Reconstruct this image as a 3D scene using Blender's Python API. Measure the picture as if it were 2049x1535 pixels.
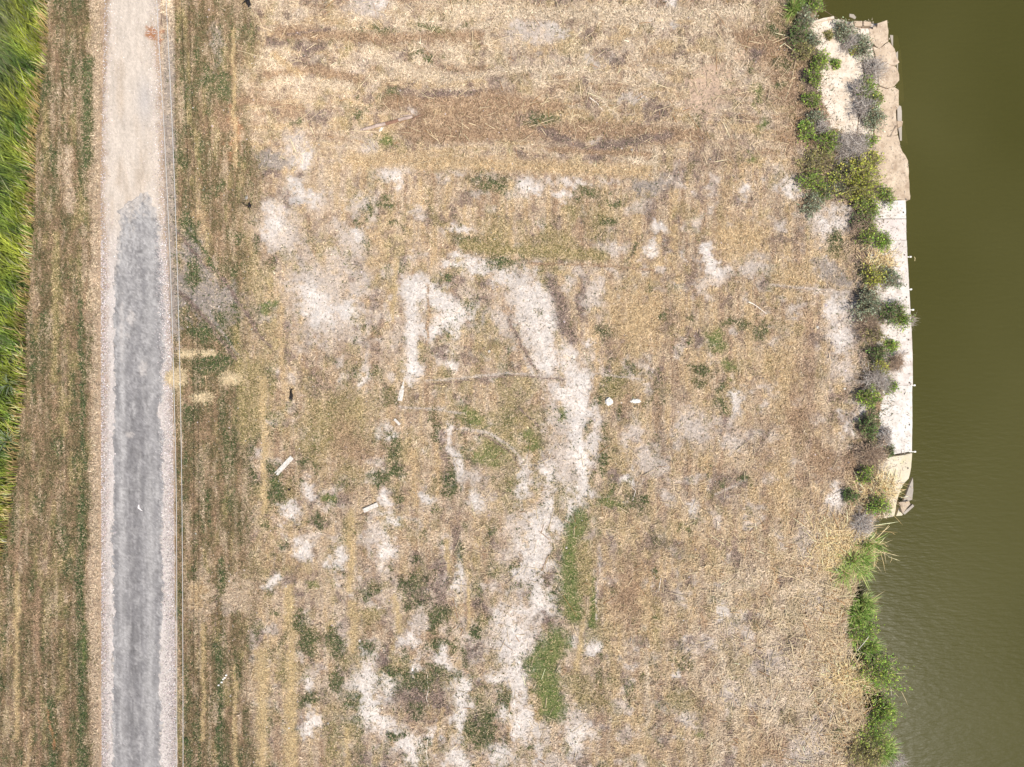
import bpy, math, random
import numpy as np
from mathutils import Vector

# ------------------------------------------------------------------ camera, sky, sun, exposure
for o in list(bpy.data.objects):
    bpy.data.objects.remove(o)
SC = bpy.context.scene
COL = SC.collection
S = 0.027            # metres of ground per photograph pixel
CAMH = 36.9
R_ = math.radians

cam_d = bpy.data.cameras.new("camera")
cam_d.sensor_width = 36.0
cam_d.lens = 24.0
cam_d.clip_end = 3000.0
cam = bpy.data.objects.new("camera", cam_d)
cam.location = (0, 0, CAMH)
COL.objects.link(cam)
SC.camera = cam

SUN_EL = 61.0
SUN_DIR = Vector((0.50, -0.62, 0)).normalized()      # towards the sun, on the ground
world = bpy.data.worlds.new("World")
SC.world = world
world.use_nodes = True
wn = world.node_tree
bg = wn.nodes["Background"]
sky = wn.nodes.new("ShaderNodeTexSky")
sky.sky_type = 'NISHITA'
sky.sun_disc = False
sky.sun_elevation = R_(SUN_EL)
sky.sun_rotation = math.atan2(SUN_DIR.x, SUN_DIR.y)
wn.links.new(sky.outputs[0], bg.inputs[0])
bg.inputs[1].default_value = 0.09

sun_d = bpy.data.lights.new("sun", 'SUN')
sun_d.energy = 4.2
sun_d.angle = R_(0.53)
sun_d.color = (1.0, 0.95, 0.87)
sun = bpy.data.objects.new("sun", sun_d)
sv = Vector((SUN_DIR.x * math.cos(R_(SUN_EL)), SUN_DIR.y * math.cos(R_(SUN_EL)), math.sin(R_(SUN_EL))))
sun.rotation_euler = (-sv).to_track_quat('-Z', 'Y').to_euler()
sun.location = sv * 80
COL.objects.link(sun)
SC.view_settings.view_transform = 'Standard'
SC.view_settings.look = 'None'
SC.view_settings.gamma = 1.0
SC.view_settings.use_curve_mapping = False
SC.view_settings.exposure = 0.45

# ------------------------------------------------------------------ helpers
RNG = np.random.default_rng(11)
random.seed(5)
WATER_Z = -0.85


def wx(X): return (np.asarray(X, float) - 1024.5) * S
def wy(Y): return (767.5 - np.asarray(Y, float)) * S


def at(X, Y, z=0.0):
    """a point at height z that stands where the photograph shows pixel X, Y"""
    k = (CAMH - z) / CAMH
    return Vector((float(wx(X)) * k, float(wy(Y)) * k, z))


def lin(c):
    c = np.asarray(c, float) / 255.0
    return np.where(c <= 0.04045, c / 12.92, ((c + 0.055) / 1.055) ** 2.4)


def _h(ix, iy, seed):
    h = (ix.astype(np.int64) * 374761393 + iy.astype(np.int64) * 668265263 + seed * 974634777) & 0xFFFFFFFF
    h = ((h ^ (h >> 13)) * 1274126177) & 0xFFFFFFFF
    return ((h ^ (h >> 16)) & 0xFFFFFF) / float(0xFFFFFF)


def vnoise(x, y, seed):
    ix = np.floor(x); iy = np.floor(y)
    fx = x - ix; fy = y - iy
    fx = fx * fx * (3 - 2 * fx); fy = fy * fy * (3 - 2 * fy)
    a = _h(ix, iy, seed); b = _h(ix + 1, iy, seed)
    c = _h(ix, iy + 1, seed); d = _h(ix + 1, iy + 1, seed)
    return (a + (b - a) * fx) * (1 - fy) + (c + (d - c) * fx) * fy


def fbm(x, y, seed, oct=4, gain=0.55):
    """about -1..1"""
    t = 0; amp = 1; tot = 0
    for k in range(oct):
        t = t + amp * (vnoise(x, y, seed + 17 * k) * 2 - 1)
        tot += amp
        amp *= gain; x = x * 2.03 + 13.1; y = y * 2.03 + 7.7
    return t / tot * 1.6


def sstep(a, b, x):
    t = np.clip((x - a) / (b - a), 0, 1)
    return t * t * (3 - 2 * t)


def link(o, parent=None):
    COL.objects.link(o)
    if parent is not None:
        o.parent = parent
    return o


def tag(o, label=None, cat=None, group=None, kind=None):
    if label: o["label"] = label
    if cat: o["category"] = cat
    if group: o["group"] = group
    if kind: o["kind"] = kind
    return o


def empty(name, loc, rz=0.0):
    o = bpy.data.objects.new(name, None)
    o.empty_display_size = 0.2
    o.location = loc
    o.rotation_euler = (0, 0, rz)
    COL.objects.link(o)
    return o


def np_mesh(name, verts, faces, mat, colors=None, smooth=False):
    """verts (n,3); faces (m,k) with one k; colors (n,3) linear"""
    me = bpy.data.meshes.new(name)
    verts = np.ascontiguousarray(verts, np.float32)
    faces = np.ascontiguousarray(faces, np.int32)
    n, (m, k) = len(verts), faces.shape
    me.vertices.add(n)
    me.vertices.foreach_set("co", verts.ravel())
    me.loops.add(m * k)
    me.loops.foreach_set("vertex_index", faces.ravel())
    me.polygons.add(m)
    me.polygons.foreach_set("loop_start", np.arange(0, m * k, k, dtype=np.int32))
    me.polygons.foreach_set("use_smooth", np.full(m, smooth, dtype=bool))
    if colors is not None:
        a = me.attributes.new("Col", 'FLOAT_COLOR', 'POINT')
        c = np.ones((n, 4), np.float32)
        c[:, :3] = colors
        a.data.foreach_set("color", c.ravel())
    me.update(calc_edges=True)
    me.validate()
    if mat: me.materials.append(mat)
    return me


class MB:
    """collects pieces that become one mesh"""
    def __init__(self): self.v = []; self.f = []; self.c = []
    def add(self, vs, fs, col=None):
        b = len(self.v)
        self.v += [tuple(v) for v in vs]
        self.f += [tuple(i + b for i in f) for f in fs]
        self.c += [tuple(col) if col is not None else (1, 1, 1)] * len(vs)
    def tube(self, pts, radii, n=6, col=None, cap=True):
        vs = []; fs = []
        pts = [Vector(p) for p in pts]
        for i, p in enumerate(pts):
            d = (pts[min(i + 1, len(pts) - 1)] - pts[max(i - 1, 0)]).normalized()
            u = d.cross(Vector((0, 0, 1)))
            if u.length < 1e-3: u = Vector((1, 0, 0))
            u.normalize(); w = d.cross(u)
            for k in range(n):
                a = 2 * math.pi * k / n
                vs.append(p + (u * math.cos(a) + w * math.sin(a)) * radii[i])
        for i in range(len(pts) - 1):
            for k in range(n):
                fs.append((i * n + k, i * n + (k + 1) % n, (i + 1) * n + (k + 1) % n, (i + 1) * n + k))
        if cap:
            fs.append(tuple(reversed(range(n)))); fs.append(tuple((len(pts) - 1) * n + k for k in range(n)))
        self.add(vs, fs, col)
    def box(self, c, sx, sy, sz, rz=0, col=None):
        ca, sa = math.cos(rz), math.sin(rz)
        vs = []
        for dz in (-1, 1):
            for dx, dy in ((-1, -1), (1, -1), (1, 1), (-1, 1)):
                x, y = dx * sx / 2, dy * sy / 2
                vs.append((c[0] + x * ca - y * sa, c[1] + x * sa + y * ca, c[2] + dz * sz / 2))
        self.add(vs, [(3, 2, 1, 0), (4, 5, 6, 7), (0, 1, 5, 4), (1, 2, 6, 5), (2, 3, 7, 6), (3, 0, 4, 7)], col)
    def mesh(self, name, mat, smooth=False):
        me = bpy.data.meshes.new(name)
        me.from_pydata(self.v, [], self.f)
        a = me.attributes.new("Col", 'FLOAT_COLOR', 'POINT')
        c = np.ones((len(self.v), 4), np.float32)
        if self.c: c[:, :3] = np.array(self.c)
        a.data.foreach_set("color", c.ravel())
        if smooth:
            me.polygons.foreach_set("use_smooth", np.ones(len(me.polygons), dtype=bool))
        me.update()
        me.materials.append(mat)
        return me
    def obj(self, name, mat, parent=None, smooth=False):
        return link(bpy.data.objects.new(name, self.mesh(name, mat, smooth)), parent)


# ------------------------------------------------------------------ materials
def new_mat(name, rough=0.9, spec=0.2):
    m = bpy.data.materials.new(name)
    m.use_nodes = True
    nt = m.node_tree
    b = nt.nodes["Principled BSDF"]
    b.inputs["Roughness"].default_value = rough
    b.inputs["Specular IOR Level"].default_value = spec
    return m, nt, b


def N(nt, typ, **kw):
    n = nt.nodes.new(typ)
    for k, v in kw.items():
        if k.startswith("i_"):
            n.inputs[k[2:].replace("_", " ")].default_value = v
        else:
            setattr(n, k, v)
    return n


def vec_pos(nt, scale=(1, 1, 1), obj=False):
    if obj:
        g = N(nt, "ShaderNodeTexCoord"); out = g.outputs["Object"]
    else:
        g = N(nt, "ShaderNodeNewGeometry"); out = g.outputs["Position"]
    mp = N(nt, "ShaderNodeMapping")
    mp.inputs["Scale"].default_value = scale
    nt.links.new(out, mp.inputs[0])
    return mp.outputs[0]


def ramp(nt, src, stops):
    r = N(nt, "ShaderNodeValToRGB")
    el = r.color_ramp.elements
    while len(el) < len(stops): el.new(0.5)
    for e, (p, c) in zip(el, stops):
        e.position = p
        e.color = (*c, 1) if not isinstance(c, (int, float)) else (c, c, c, 1)
    nt.links.new(src, r.inputs[0])
    return r.outputs[0]


def mulcol(nt, a, b, fac=1.0, mode='MULTIPLY'):
    m = N(nt, "ShaderNodeMix", data_type='RGBA', blend_type=mode)
    m.inputs[0].default_value = fac
    if hasattr(fac, "is_linked"):
        nt.links.new(fac, m.inputs[0])
    for s, i in ((a, 6), (b, 7)):
        if isinstance(s, tuple): m.inputs[i].default_value = (*s, 1)
        else: nt.links.new(s, m.inputs[i])
    return m.outputs[2]


def noise(nt, vec, scale, detail=4, rough=0.6):
    n = N(nt, "ShaderNodeTexNoise")
    n.inputs["Scale"].default_value = scale
    n.inputs["Detail"].default_value = detail
    n.inputs["Roughness"].default_value = rough
    nt.links.new(vec, n.inputs["Vector"])
    return n.outputs["Fac"]


def attr_col(nt):
    a = N(nt, "ShaderNodeAttribute", attribute_name="Col")
    return a.outputs["Color"]


def bump(nt, b, h, strength, dist):
    n = N(nt, "ShaderNodeBump")
    n.inputs["Strength"].default_value = strength
    n.inputs["Distance"].default_value = dist
    nt.links.new(h, n.inputs["Height"])
    nt.links.new(n.outputs[0], b.inputs["Normal"])


def mat_soil():
    m, nt, b = new_mat("soil")
    v = vec_pos(nt)
    c = attr_col(nt)
    n1 = noise(nt, v, 7.0, 5, 0.75)
    n2 = noise(nt, v, 26.0, 3, 0.7)
    c = mulcol(nt, c, ramp(nt, n1, [(0.28, 0.62), (0.5, 1.0), (0.72, 1.28)]))
    c = mulcol(nt, c, ramp(nt, n2, [(0.3, 0.68), (0.5, 1.0), (0.7, 1.22)]))
    vo = N(nt, "ShaderNodeTexVoronoi"); vo.inputs["Scale"].default_value = 5.5
    nt.links.new(v, vo.inputs["Vector"])
    spk = ramp(nt, vo.outputs["Distance"], [(0.07, 1.0), (0.13, 0.0)])
    c = mulcol(nt, c, (0.66, 0.6, 0.53), 0.0, 'MIX') if False else c
    mx = N(nt, "ShaderNodeMix", data_type='RGBA', blend_type='MIX')
    sm = N(nt, "ShaderNodeMath", operation='MULTIPLY'); sm.inputs[1].default_value = 0.35
    nt.links.new(spk, sm.inputs[0]); nt.links.new(sm.outputs[0], mx.inputs[0])
    nt.links.new(c, mx.inputs[6]); mx.inputs[7].default_value = (0.6, 0.55, 0.49, 1)
    nt.links.new(mx.outputs[2], b.inputs["Base Color"])
    bump(nt, b, n2, 0.6, 0.05)
    return m


def mat_road():
    m, nt, b = new_mat("gravel")
    v = vec_pos(nt)
    c = attr_col(nt)
    n1 = noise(nt, vec_pos(nt, (1, 0.25, 1)), 3.0, 5, 0.65)
    n2 = noise(nt, v, 30.0, 3, 0.8)
    c = mulcol(nt, c, ramp(nt, n1, [(0.3, 0.84), (0.5, 1.0), (0.7, 1.12)]))
    c = mulcol(nt, c, ramp(nt, n2, [(0.3, 0.72), (0.5, 1.0), (0.7, 1.18)]))
    nt.links.new(c, b.inputs["Base Color"])
    bump(nt, b, n2, 0.5, 0.03)
    return m


def mat_vcol(name, rough=0.75, spec=0.25, trans=0.0):
    m, nt, b = new_mat(name, rough, spec)
    c = attr_col(nt)
    nt.links.new(c, b.inputs["Base Color"])
    if trans > 0:
        t = N(nt, "ShaderNodeBsdfTranslucent")
        nt.links.new(c, t.inputs[0])
        mx = N(nt, "ShaderNodeMixShader"); mx.inputs[0].default_value = trans
        nt.links.new(b.outputs[0], mx.inputs[1]); nt.links.new(t.outputs[0], mx.inputs[2])
        nt.links.new(mx.outputs[0], nt.nodes["Material Output"].inputs[0])
    return m


def mat_water():
    m, nt, b = new_mat("murky_water", 0.27, 0.5)
    b.inputs["IOR"].default_value = 1.33
    b.inputs["Specular IOR Level"].default_value = 0.2
    v = vec_pos(nt)
    n = noise(nt, v, 0.05, 3, 0.5)
    c = ramp(nt, n, [(0.35, tuple(lin((73, 71, 33)))), (0.65, tuple(lin((84, 81, 44))))])
    nt.links.new(c, b.inputs["Base Color"])
    mp = N(nt, "ShaderNodeMapping")
    mp.inputs["Rotation"].default_value = (0, 0, R_(-12))
    mp.inputs["Scale"].default_value = (1.2, 4.2, 1)
    g = N(nt, "ShaderNodeNewGeometry")
    nt.links.new(g.outputs["Position"], mp.inputs[0])
    r1 = noise(nt, mp.outputs[0], 1.1, 3, 0.55)
    mp2 = N(nt, "ShaderNodeMapping")
    mp2.inputs["Rotation"].default_value = (0, 0, R_(-24))
    mp2.inputs["Scale"].default_value = (0.8, 3.0, 1)
    nt.links.new(g.outputs["Position"], mp2.inputs[0])
    r2 = noise(nt, mp2.outputs[0], 2.2, 2, 0.5)
    big = noise(nt, v, 0.12, 2, 0.5)
    gm = N(nt, "ShaderNodeMath", operation='MULTIPLY')
    nt.links.new(r2, gm.inputs[0]); nt.links.new(ramp(nt, big, [(0.4, 0.25), (0.65, 1.0)]), gm.inputs[1])
    ad = N(nt, "ShaderNodeMath", operation='ADD')
    nt.links.new(r1, ad.inputs[0]); nt.links.new(gm.outputs[0], ad.inputs[1])
    bump(nt, b, ad.outputs[0], 0.5, 0.03)
    t = N(nt, "ShaderNodeBsdfTransparent"); t.inputs[0].default_value = (0.55, 0.5, 0.3, 1)
    mx = N(nt, "ShaderNodeMixShader"); mx.inputs[0].default_value = 0.7
    nt.links.new(t.outputs[0], mx.inputs[1]); nt.links.new(b.outputs[0], mx.inputs[2])
    nt.links.new(mx.outputs[0], nt.nodes["Material Output"].inputs[0])
    return m


def mat_concrete(name, c1, c2, dark=0.75, stain=None):
    m, nt, b = new_mat(name, 0.9, 0.2)
    v = vec_pos(nt)
    n1 = noise(nt, v, 1.1, 5, 0.65)
    n2 = noise(nt, v, 14.0, 4, 0.75)
    c = ramp(nt, n1, [(0.35, tuple(lin(c1))), (0.65, tuple(lin(c2)))])
    c = mulcol(nt, c, ramp(nt, n2, [(0.3, dark), (0.5, 1.0), (0.7, 1.06)]))
    if stain:
        n3 = noise(nt, v, 2.3, 6, 0.7)
        mx = N(nt, "ShaderNodeMix", data_type='RGBA', blend_type='MIX')
        nt.links.new(ramp(nt, n3, [(0.48, 0.0), (0.66, 0.8)]), mx.inputs[0])
        nt.links.new(c, mx.inputs[6]); mx.inputs[7].default_value = (*lin(stain), 1)
        c = mx.outputs[2]
    nt.links.new(c, b.inputs["Base Color"])
    bump(nt, b, n2, 0.35, 0.03)
    return m


def mat_plain(name, c1, c2, scale=8.0, rough=0.8, spec=0.25, stretch=(1, 1, 1), bumpd=0.02):
    m, nt, b = new_mat(name, rough, spec)
    v = vec_pos(nt, stretch, obj=True)
    n1 = noise(nt, v, scale, 5, 0.7)
    nt.links.new(ramp(nt, n1, [(0.3, tuple(lin(c1))), (0.7, tuple(lin(c2)))]), b.inputs["Base Color"])
    bump(nt, b, n1, 0.5, bumpd)
    return m


M_SOIL = mat_soil()
M_ROAD = mat_road()
M_STRAW = mat_vcol("dry_straw", 0.7, 0.25)
M_GREEN = mat_vcol("green_leaf", 0.6, 0.3, 0.32)
M_STONE = mat_vcol("pale_stone", 0.9, 0.15)
M_TWIG = mat_vcol("dry_twig", 0.85, 0.15)
M_WATER = mat_water()
KG = 0.76
K = 0.70     # sunlit sRGB value -> base colour

# ------------------------------------------------------------------ what grows where (field classes)
# soil colour, litter density, litter colour, litter length, green density, green colour, leaf (0 blade .. 1 broad)
CL = {
    'T': ((190, 164, 138), .70, (222, 198, 168), .85, .03, (120, 118, 62), .2),   # tan thatch
    'Y': ((192, 166, 140), .95, (236, 214, 184), 1.3, .00, (120, 118, 62), .2),  # pale long straw
    'G': ((192, 160, 118), .85, (219, 190, 147), .85, .02, (130, 122, 60), .2),   # golden straw
    'y': ((204, 176, 130), 1.0, (220, 194, 146), .45, .00, (130, 122, 60), .2),  # windrow of clippings
    'B': ((152, 124, 98), .7, (192, 160, 128), .7, .05, (112, 108, 60), .2),   # brown thatch
    'R': ((176, 122, 86), .7, (190, 140, 98), .6, .02, (112, 108, 60), .2),      # rusty
    'U': ((126, 106, 98), .45, (176, 152, 134), .6, .08, (96, 98, 72), .6),      # purple grey dead weed
    'S': ((228, 217, 207), .06, (222, 206, 188), .6, .00, (98, 108, 62), .8),    # pale sand
    'P': ((206, 191, 178), .26, (220, 202, 182), .6, .01, (98, 108, 62), .8),    # dusty grey soil
    'Q': ((160, 148, 138), .22, (196, 178, 158), .6, .03, (96, 106, 66), .8),    # grey tracked soil
    'M': ((204, 176, 152), .10, (214, 190, 160), .8, .01, (98, 108, 62), .8),    # smooth dirt
    'g': ((128, 134, 80), .2, (204, 184, 136), .5, .85, (112, 142, 72), .0),    # short green grass
    'd': ((124, 120, 84), .35, (200, 176, 144), .6, .66, (102, 120, 74), .7),     # dark broad weeds
    'o': ((158, 142, 96), .6, (206, 182, 136), .7, .38, (130, 134, 74), .1),    # olive half dry grass
    'v': ((122, 104, 76), .5, (164, 142, 108), .45, .45, (98, 104, 62), .1),   # mown verge
}
def cvec(k):
    s, ld, lc, ll, gd, gc, lf = CL[k]
    return np.concatenate([lin(s) * KG, [ld], lin(lc) * KG, [ll, gd], lin(gc) * KG, [lf]])
CV = {k: cvec(k) for k in CL}

SOFT = {'d': (.3, 1.4), 'U': (.3, 1.4), 'o': (.2, 1.5), 'B': (.2, 1.5), 'G': (.2, 1.4), 'P': (.3, 1.45), 'S': (.35, 1.42), 'g': (.25, 1.45)}
PATCH = """
U 620 92 35 13|U 590 66 18 4|d 655 80 6 10|d 695 70 18 10|d 770 60 25 12|d 850 55 25 10|g 885 62 22 9|d 930 57 24 9|d 730 75 12 9|o 695 110 12 15|
d 832 110 12 8|d 858 122 10 6|d 890 115 6 8|P 740 15 40 15|S 755 4 12 8|U 820 205 40 25|S 825 215 8 10|U 895 200 30 18|U 945 180 18 14|B 900 240 90 30|B 990 215 60 35|
d 785 190 25 14|d 725 192 8 6|d 722 220 14 7|d 590 235 12 9|P 600 165 12 14|o 775 280 28 16|g 778 284 18 9|U 825 265 20 14|P 735 300 22 18|S 790 345 30 16|S 795 372 10 14|
P 590 285 18 22|S 605 320 18 15|Q 550 320 35 25|U 548 345 18 8|S 590 385 14 18|S 625 392 14 12|S 550 450 22 40|P 570 480 25 30|P 700 480 30 20|S 715 462 15 10|d 738 415 8 12|d 722 440 10 10|
d 770 410 14 18|d 780 440 14 10|P 720 405 20 20|P 840 428 18 7|o 875 438 12 14|d 865 410 6 12|S 920 462 35 9|P 915 345 18 15|d 990 370 40 18 .8|d 960 340 20 10 .6|d 935 490 25 12|o 990 480 40 15|
S 1035 50 12 10|S 1110 55 18 12|P 1065 62 45 25|S 1310 40 22 14|S 1345 20 12 22|U 1035 105 25 12 .7|g 1072 205 16 6|d 1085 245 36 20|d 1120 215 10 6|o 1185 245 14 10|U 1100 265 20 15|U 1140 255 15 10|
U 1210 275 20 22|U 1185 315 25 18|P 1195 278 8 8|U 1290 265 25 20 .8|U 1335 275 25 10|U 1310 195 12 10|U 1325 225 20 12|U 1370 108 10 8|P 1270 200 28 10|P 1180 118 30 14|M 1425 165 44 46|M 1400 190 30 40|
d 1505 130 9 18|g 1515 190 14 18|g 1525 245 9 22|B 1490 75 30 42|B 1540 95 50 60|U 1515 105 20 14|M 1485 108 14 10|Y 1285 320 34 12|S 1060 370 25 10|P 1095 365 20 10|S 1123 387 18 10|S 1157 365 20 9|P 1215 360 20 10|
Q 1300 370 42 22|Q 1265 360 15 10|g 1497 320 10 9|d 1175 390 30 14 .8|d 1235 400 25 8|S 1495 380 12 14|S 1317 455 14 10|P 1225 495 25 20|S 1310 500 15 12|S 1405 505 16 12|d 1215 447 25 14|o 1195 435 10 14|o 1145 420 15 20|
o 1110 480 50 18|d 1270 490 5 8|G 1480 470 60 35|B 1560 110 26 60|d 1570 130 25 12|d 1545 60 20 14|B 1585 170 40 50|d 1560 175 14 10|B 1590 265 50 40|S 1580 375 30 18|P 1650 450 40 35|S 1690 440 28 26|S 1648 452 16 16|d 1672 490 10 25|
P 640 590 60 75|S 620 600 25 25|S 645 635 22 18|S 690 620 26 13|P 720 580 15 30|S 840 580 30 25|S 880 590 25 30|S 905 630 40 30|S 870 660 40 20|S 830 735 18 25|S 899 725 14 14|U 880 700 18 14|
S 960 535 40 15|S 905 525 20 10|U 910 560 30 14|d 905 553 14 9|U 970 570 22 10|d 1000 530 25 16|S 1000 562 22 15|P 1000 640 22 35|P 730 730 12 50|S 725 760 8 15|S 757 869 7 10|S 787 862 16 14|o 680 830 75 65|B 690 885 40 60 .8|o 640 880 40 60 .6|
g 945 838 30 20|g 975 905 36 24|d 1015 840 14 12|o 990 870 40 40|d 798 895 14 28|d 765 960 25 14|d 790 940 25 18|d 800 995 6 8|d 895 965 14 35|o 700 950 25 30|d 548 935 12 15|g 545 965 8 12|d 550 985 15 28|d 600 930 11 12|g 658 995 9 9|
S 897 870 8 25|S 900 905 8 10|S 915 935 10 30|S 850 995 15 14|P 945 960 20 14|S 622 985 10 20|S 575 1015 18 12|S 770 1005 12 20|S 955 1000 14 16|g 540 610 14 9|
S 1045 570 30 25|S 1060 620 28 42|S 1095 590 18 30|S 1075 680 30 40|S 1095 720 26 25|S 1137 712 16 42|S 1130 780 32 20|S 1165 770 16 26|P 1112 840 18 30|U 1170 600 16 50|P 1195 590 18 42|S 1180 685 10 8|P 1137 568 14 12|
G 1270 640 55 65|d 1330 627 7 9|d 1292 580 8 6|d 1375 640 8 6|d 1375 680 8 7|U 1400 670 10 22|U 1318 742 9 14|U 1245 682 7 11|g 1440 680 14 24|g 1466 735 20 16|d 1475 650 30 12|d 1515 660 16 20|d 1405 735 22 16|d 1398 775 14 16 .7|d 1440 780 7 16|d 1450 810 15 25 .8|
U 1450 845 12 20|d 1220 765 20 28 .8|o 1225 780 28 30|d 1200 808 12 8|g 1130 830 10 24|o 1050 840 40 30|o 1060 885 28 22|g 1060 885 14 18|P 1390 855 42 32|S 1480 805 15 25|P 1470 890 22 20|P 1265 870 22 25|S 1250 955 15 12|P 1290 920 26 20|
S 1095 950 14 32|S 1050 950 14 40|S 1165 900 8 14|P 1140 925 42 52|S 1165 975 12 20|d 1170 850 10 9|d 1215 910 16 11|d 1208 935 8 7|d 1148 892 8 6|d 1095 1013 20 10|g 1225 1005 22 14|d 1415 930 6 11|d 1445 970 8 10|d 1490 968 9 9|d 1280 995 8 6|
P 1340 1000 10 15|S 1390 1010 8 14|U 1225 950 16 14|P 1593 619 14 22|P 1690 650 45 55|S 1680 620 30 22|S 1690 680 28 20|P 1690 730 30 30|S 1720 820 14 18|S 1695 855 13 24|P 1670 1000 22 25|S 1665 990 12 14|P 1560 780 25 25|P 1500 530 30 22|S 1430 545 22 14|S 1420 520 10 25|S 1368 515 6 14|
d 540 1052 14 10|S 580 1035 25 12|S 605 1100 20 12|S 672 1115 14 26|S 770 1100 14 42|P 750 1070 25 20|S 790 1035 14 20|d 850 1070 9 12|d 885 1080 8 9|d 918 1108 12 16|d 832 1118 8 12|d 640 1050 14 20 .8|d 545 1220 14 12|g 620 1170 10 8|
d 830 1190 25 40|U 835 1190 14 24|U 880 1190 28 46|U 870 1140 14 14|d 875 1232 22 30|d 890 1290 30 14|U 960 1220 20 16|d 945 1260 14 14|U 955 1290 16 12|S 917 1160 10 42|S 830 1280 18 18|P 842 1242 14 20|S 885 1320 18 20|S 830 1335 12 12|
d 600 1250 14 16|d 620 1290 25 30 .9|d 670 1290 18 30 .8|o 740 1230 18 20|d 730 1300 18 18|U 770 1310 14 25|d 785 1345 20 16|d 765 1365 8 8|d 680 1360 14 20 .8|d 620 1400 30 16|d 713 1410 14 16|S 620 1370 16 14|S 620 1450 20 25|S 545 1165 14 12|
S 735 1370 22 48|S 740 1425 24 35|S 790 1380 25 24|S 770 1450 25 30|S 825 1500 25 32|d 790 1470 20 10|d 830 1370 40 24|U 830 1402 45 34|d 870 1350 20 18|U 880 1390 20 42|d 915 1350 12 16|U 880 1420 14 14|d 865 1490 10 12|U 720 1525 15 12|d 835 1415 20 10 .8|
S 925 1385 18 40|S 915 1450 17 40|S 920 1520 20 30|d 980 1440 30 18|d 960 1470 25 28|d 1010 1400 20 20|U 960 1370 16 14|S 870 1470 12 25|S 1000 1512 25 25|d 955 1403 6 6|S 1015 1270 22 62|S 1000 1360 30 12|
S 1080 1060 25 40|P 1035 1065 18 40|S 1045 1135 18 20|S 1090 1130 20 18|S 1090 1215 25 28|S 1040 1270 25 52|U 1080 1165 24 12|U 1058 1150 10 16|S 1040 1340 15 36|P 1062 1300 12 60|S 1050 1440 15 40|S 1150 1475 32 36|P 1130 1432 40 18|G 1085 1430 16 40|
U 1105 1245 25 20|g 1075 1335 18 24|o 1150 1370 40 30|o 1180 1400 30 20|B 1132 1340 20 16|d 1105 1425 14 8|S 1187 1302 18 17|S 1145 1280 10 10|B 1260 1190 42 62|o 1310 1245 16 50|S 1440 1225 14 18|P 1490 1270 14 26|S 1350 1345 10 12|P 1372 1440 16 16|P 1268 1335 6 12|
d 1308 1150 6 15|d 1305 1245 8 6|d 1370 1325 18 10|o 1365 1400 25 26|g 1395 1465 10 8|d 1060 1490 12 9|d 1380 1065 16 9|g 1365 1060 8 9|d 1395 1035 12 7|d 1290 1360 14 12 .6|P 1460 1380 20 20|P 1560 1330 25 30 .7|P 1600 1500 40 30|P 1660 1345 16 18|d 1670 1470 14 8|B 1550 1500 40 25|
U 1700 1330 12 16|P 1620 1080 30 25 .7|P 1640 1210 16 20|Q 1690 570 30 16|Q 1650 540 35 18|G 1600 560 60 30|G 1570 760 26 110|G 1560 960 22 90|B 1600 830 30 50|B 1650 930 40 40|B 1710 930 25 30|P 1560 445 16 14|
Q 395 560 45 60|Q 430 610 55 50|Q 380 500 25 50|Q 350 640 12 70|d 385 540 16 30 .9|d 435 630 14 22|d 400 665 20 18|d 450 680 14 18|d 425 725 40 22|d 450 755 25 18 .8|d 380 830 20 14 .8|o 505 800 22 60|o 500 730 30 30|T 405 1190 22 60|G 400 1190 14 36|Q 465 1210 22 22 .8|T 480 1190 30 40|
R 305 68 16 16|R 316 70 10 18|d 440 370 8 14|d 425 160 18 22 .9|d 450 180 14 20|P 435 90 12 40 .5|B 450 240 25 25|R 470 270 12 50 .6|d 480 470 14 16|d 380 450 14 25|G 400 445 10 50 .6
"""
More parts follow.
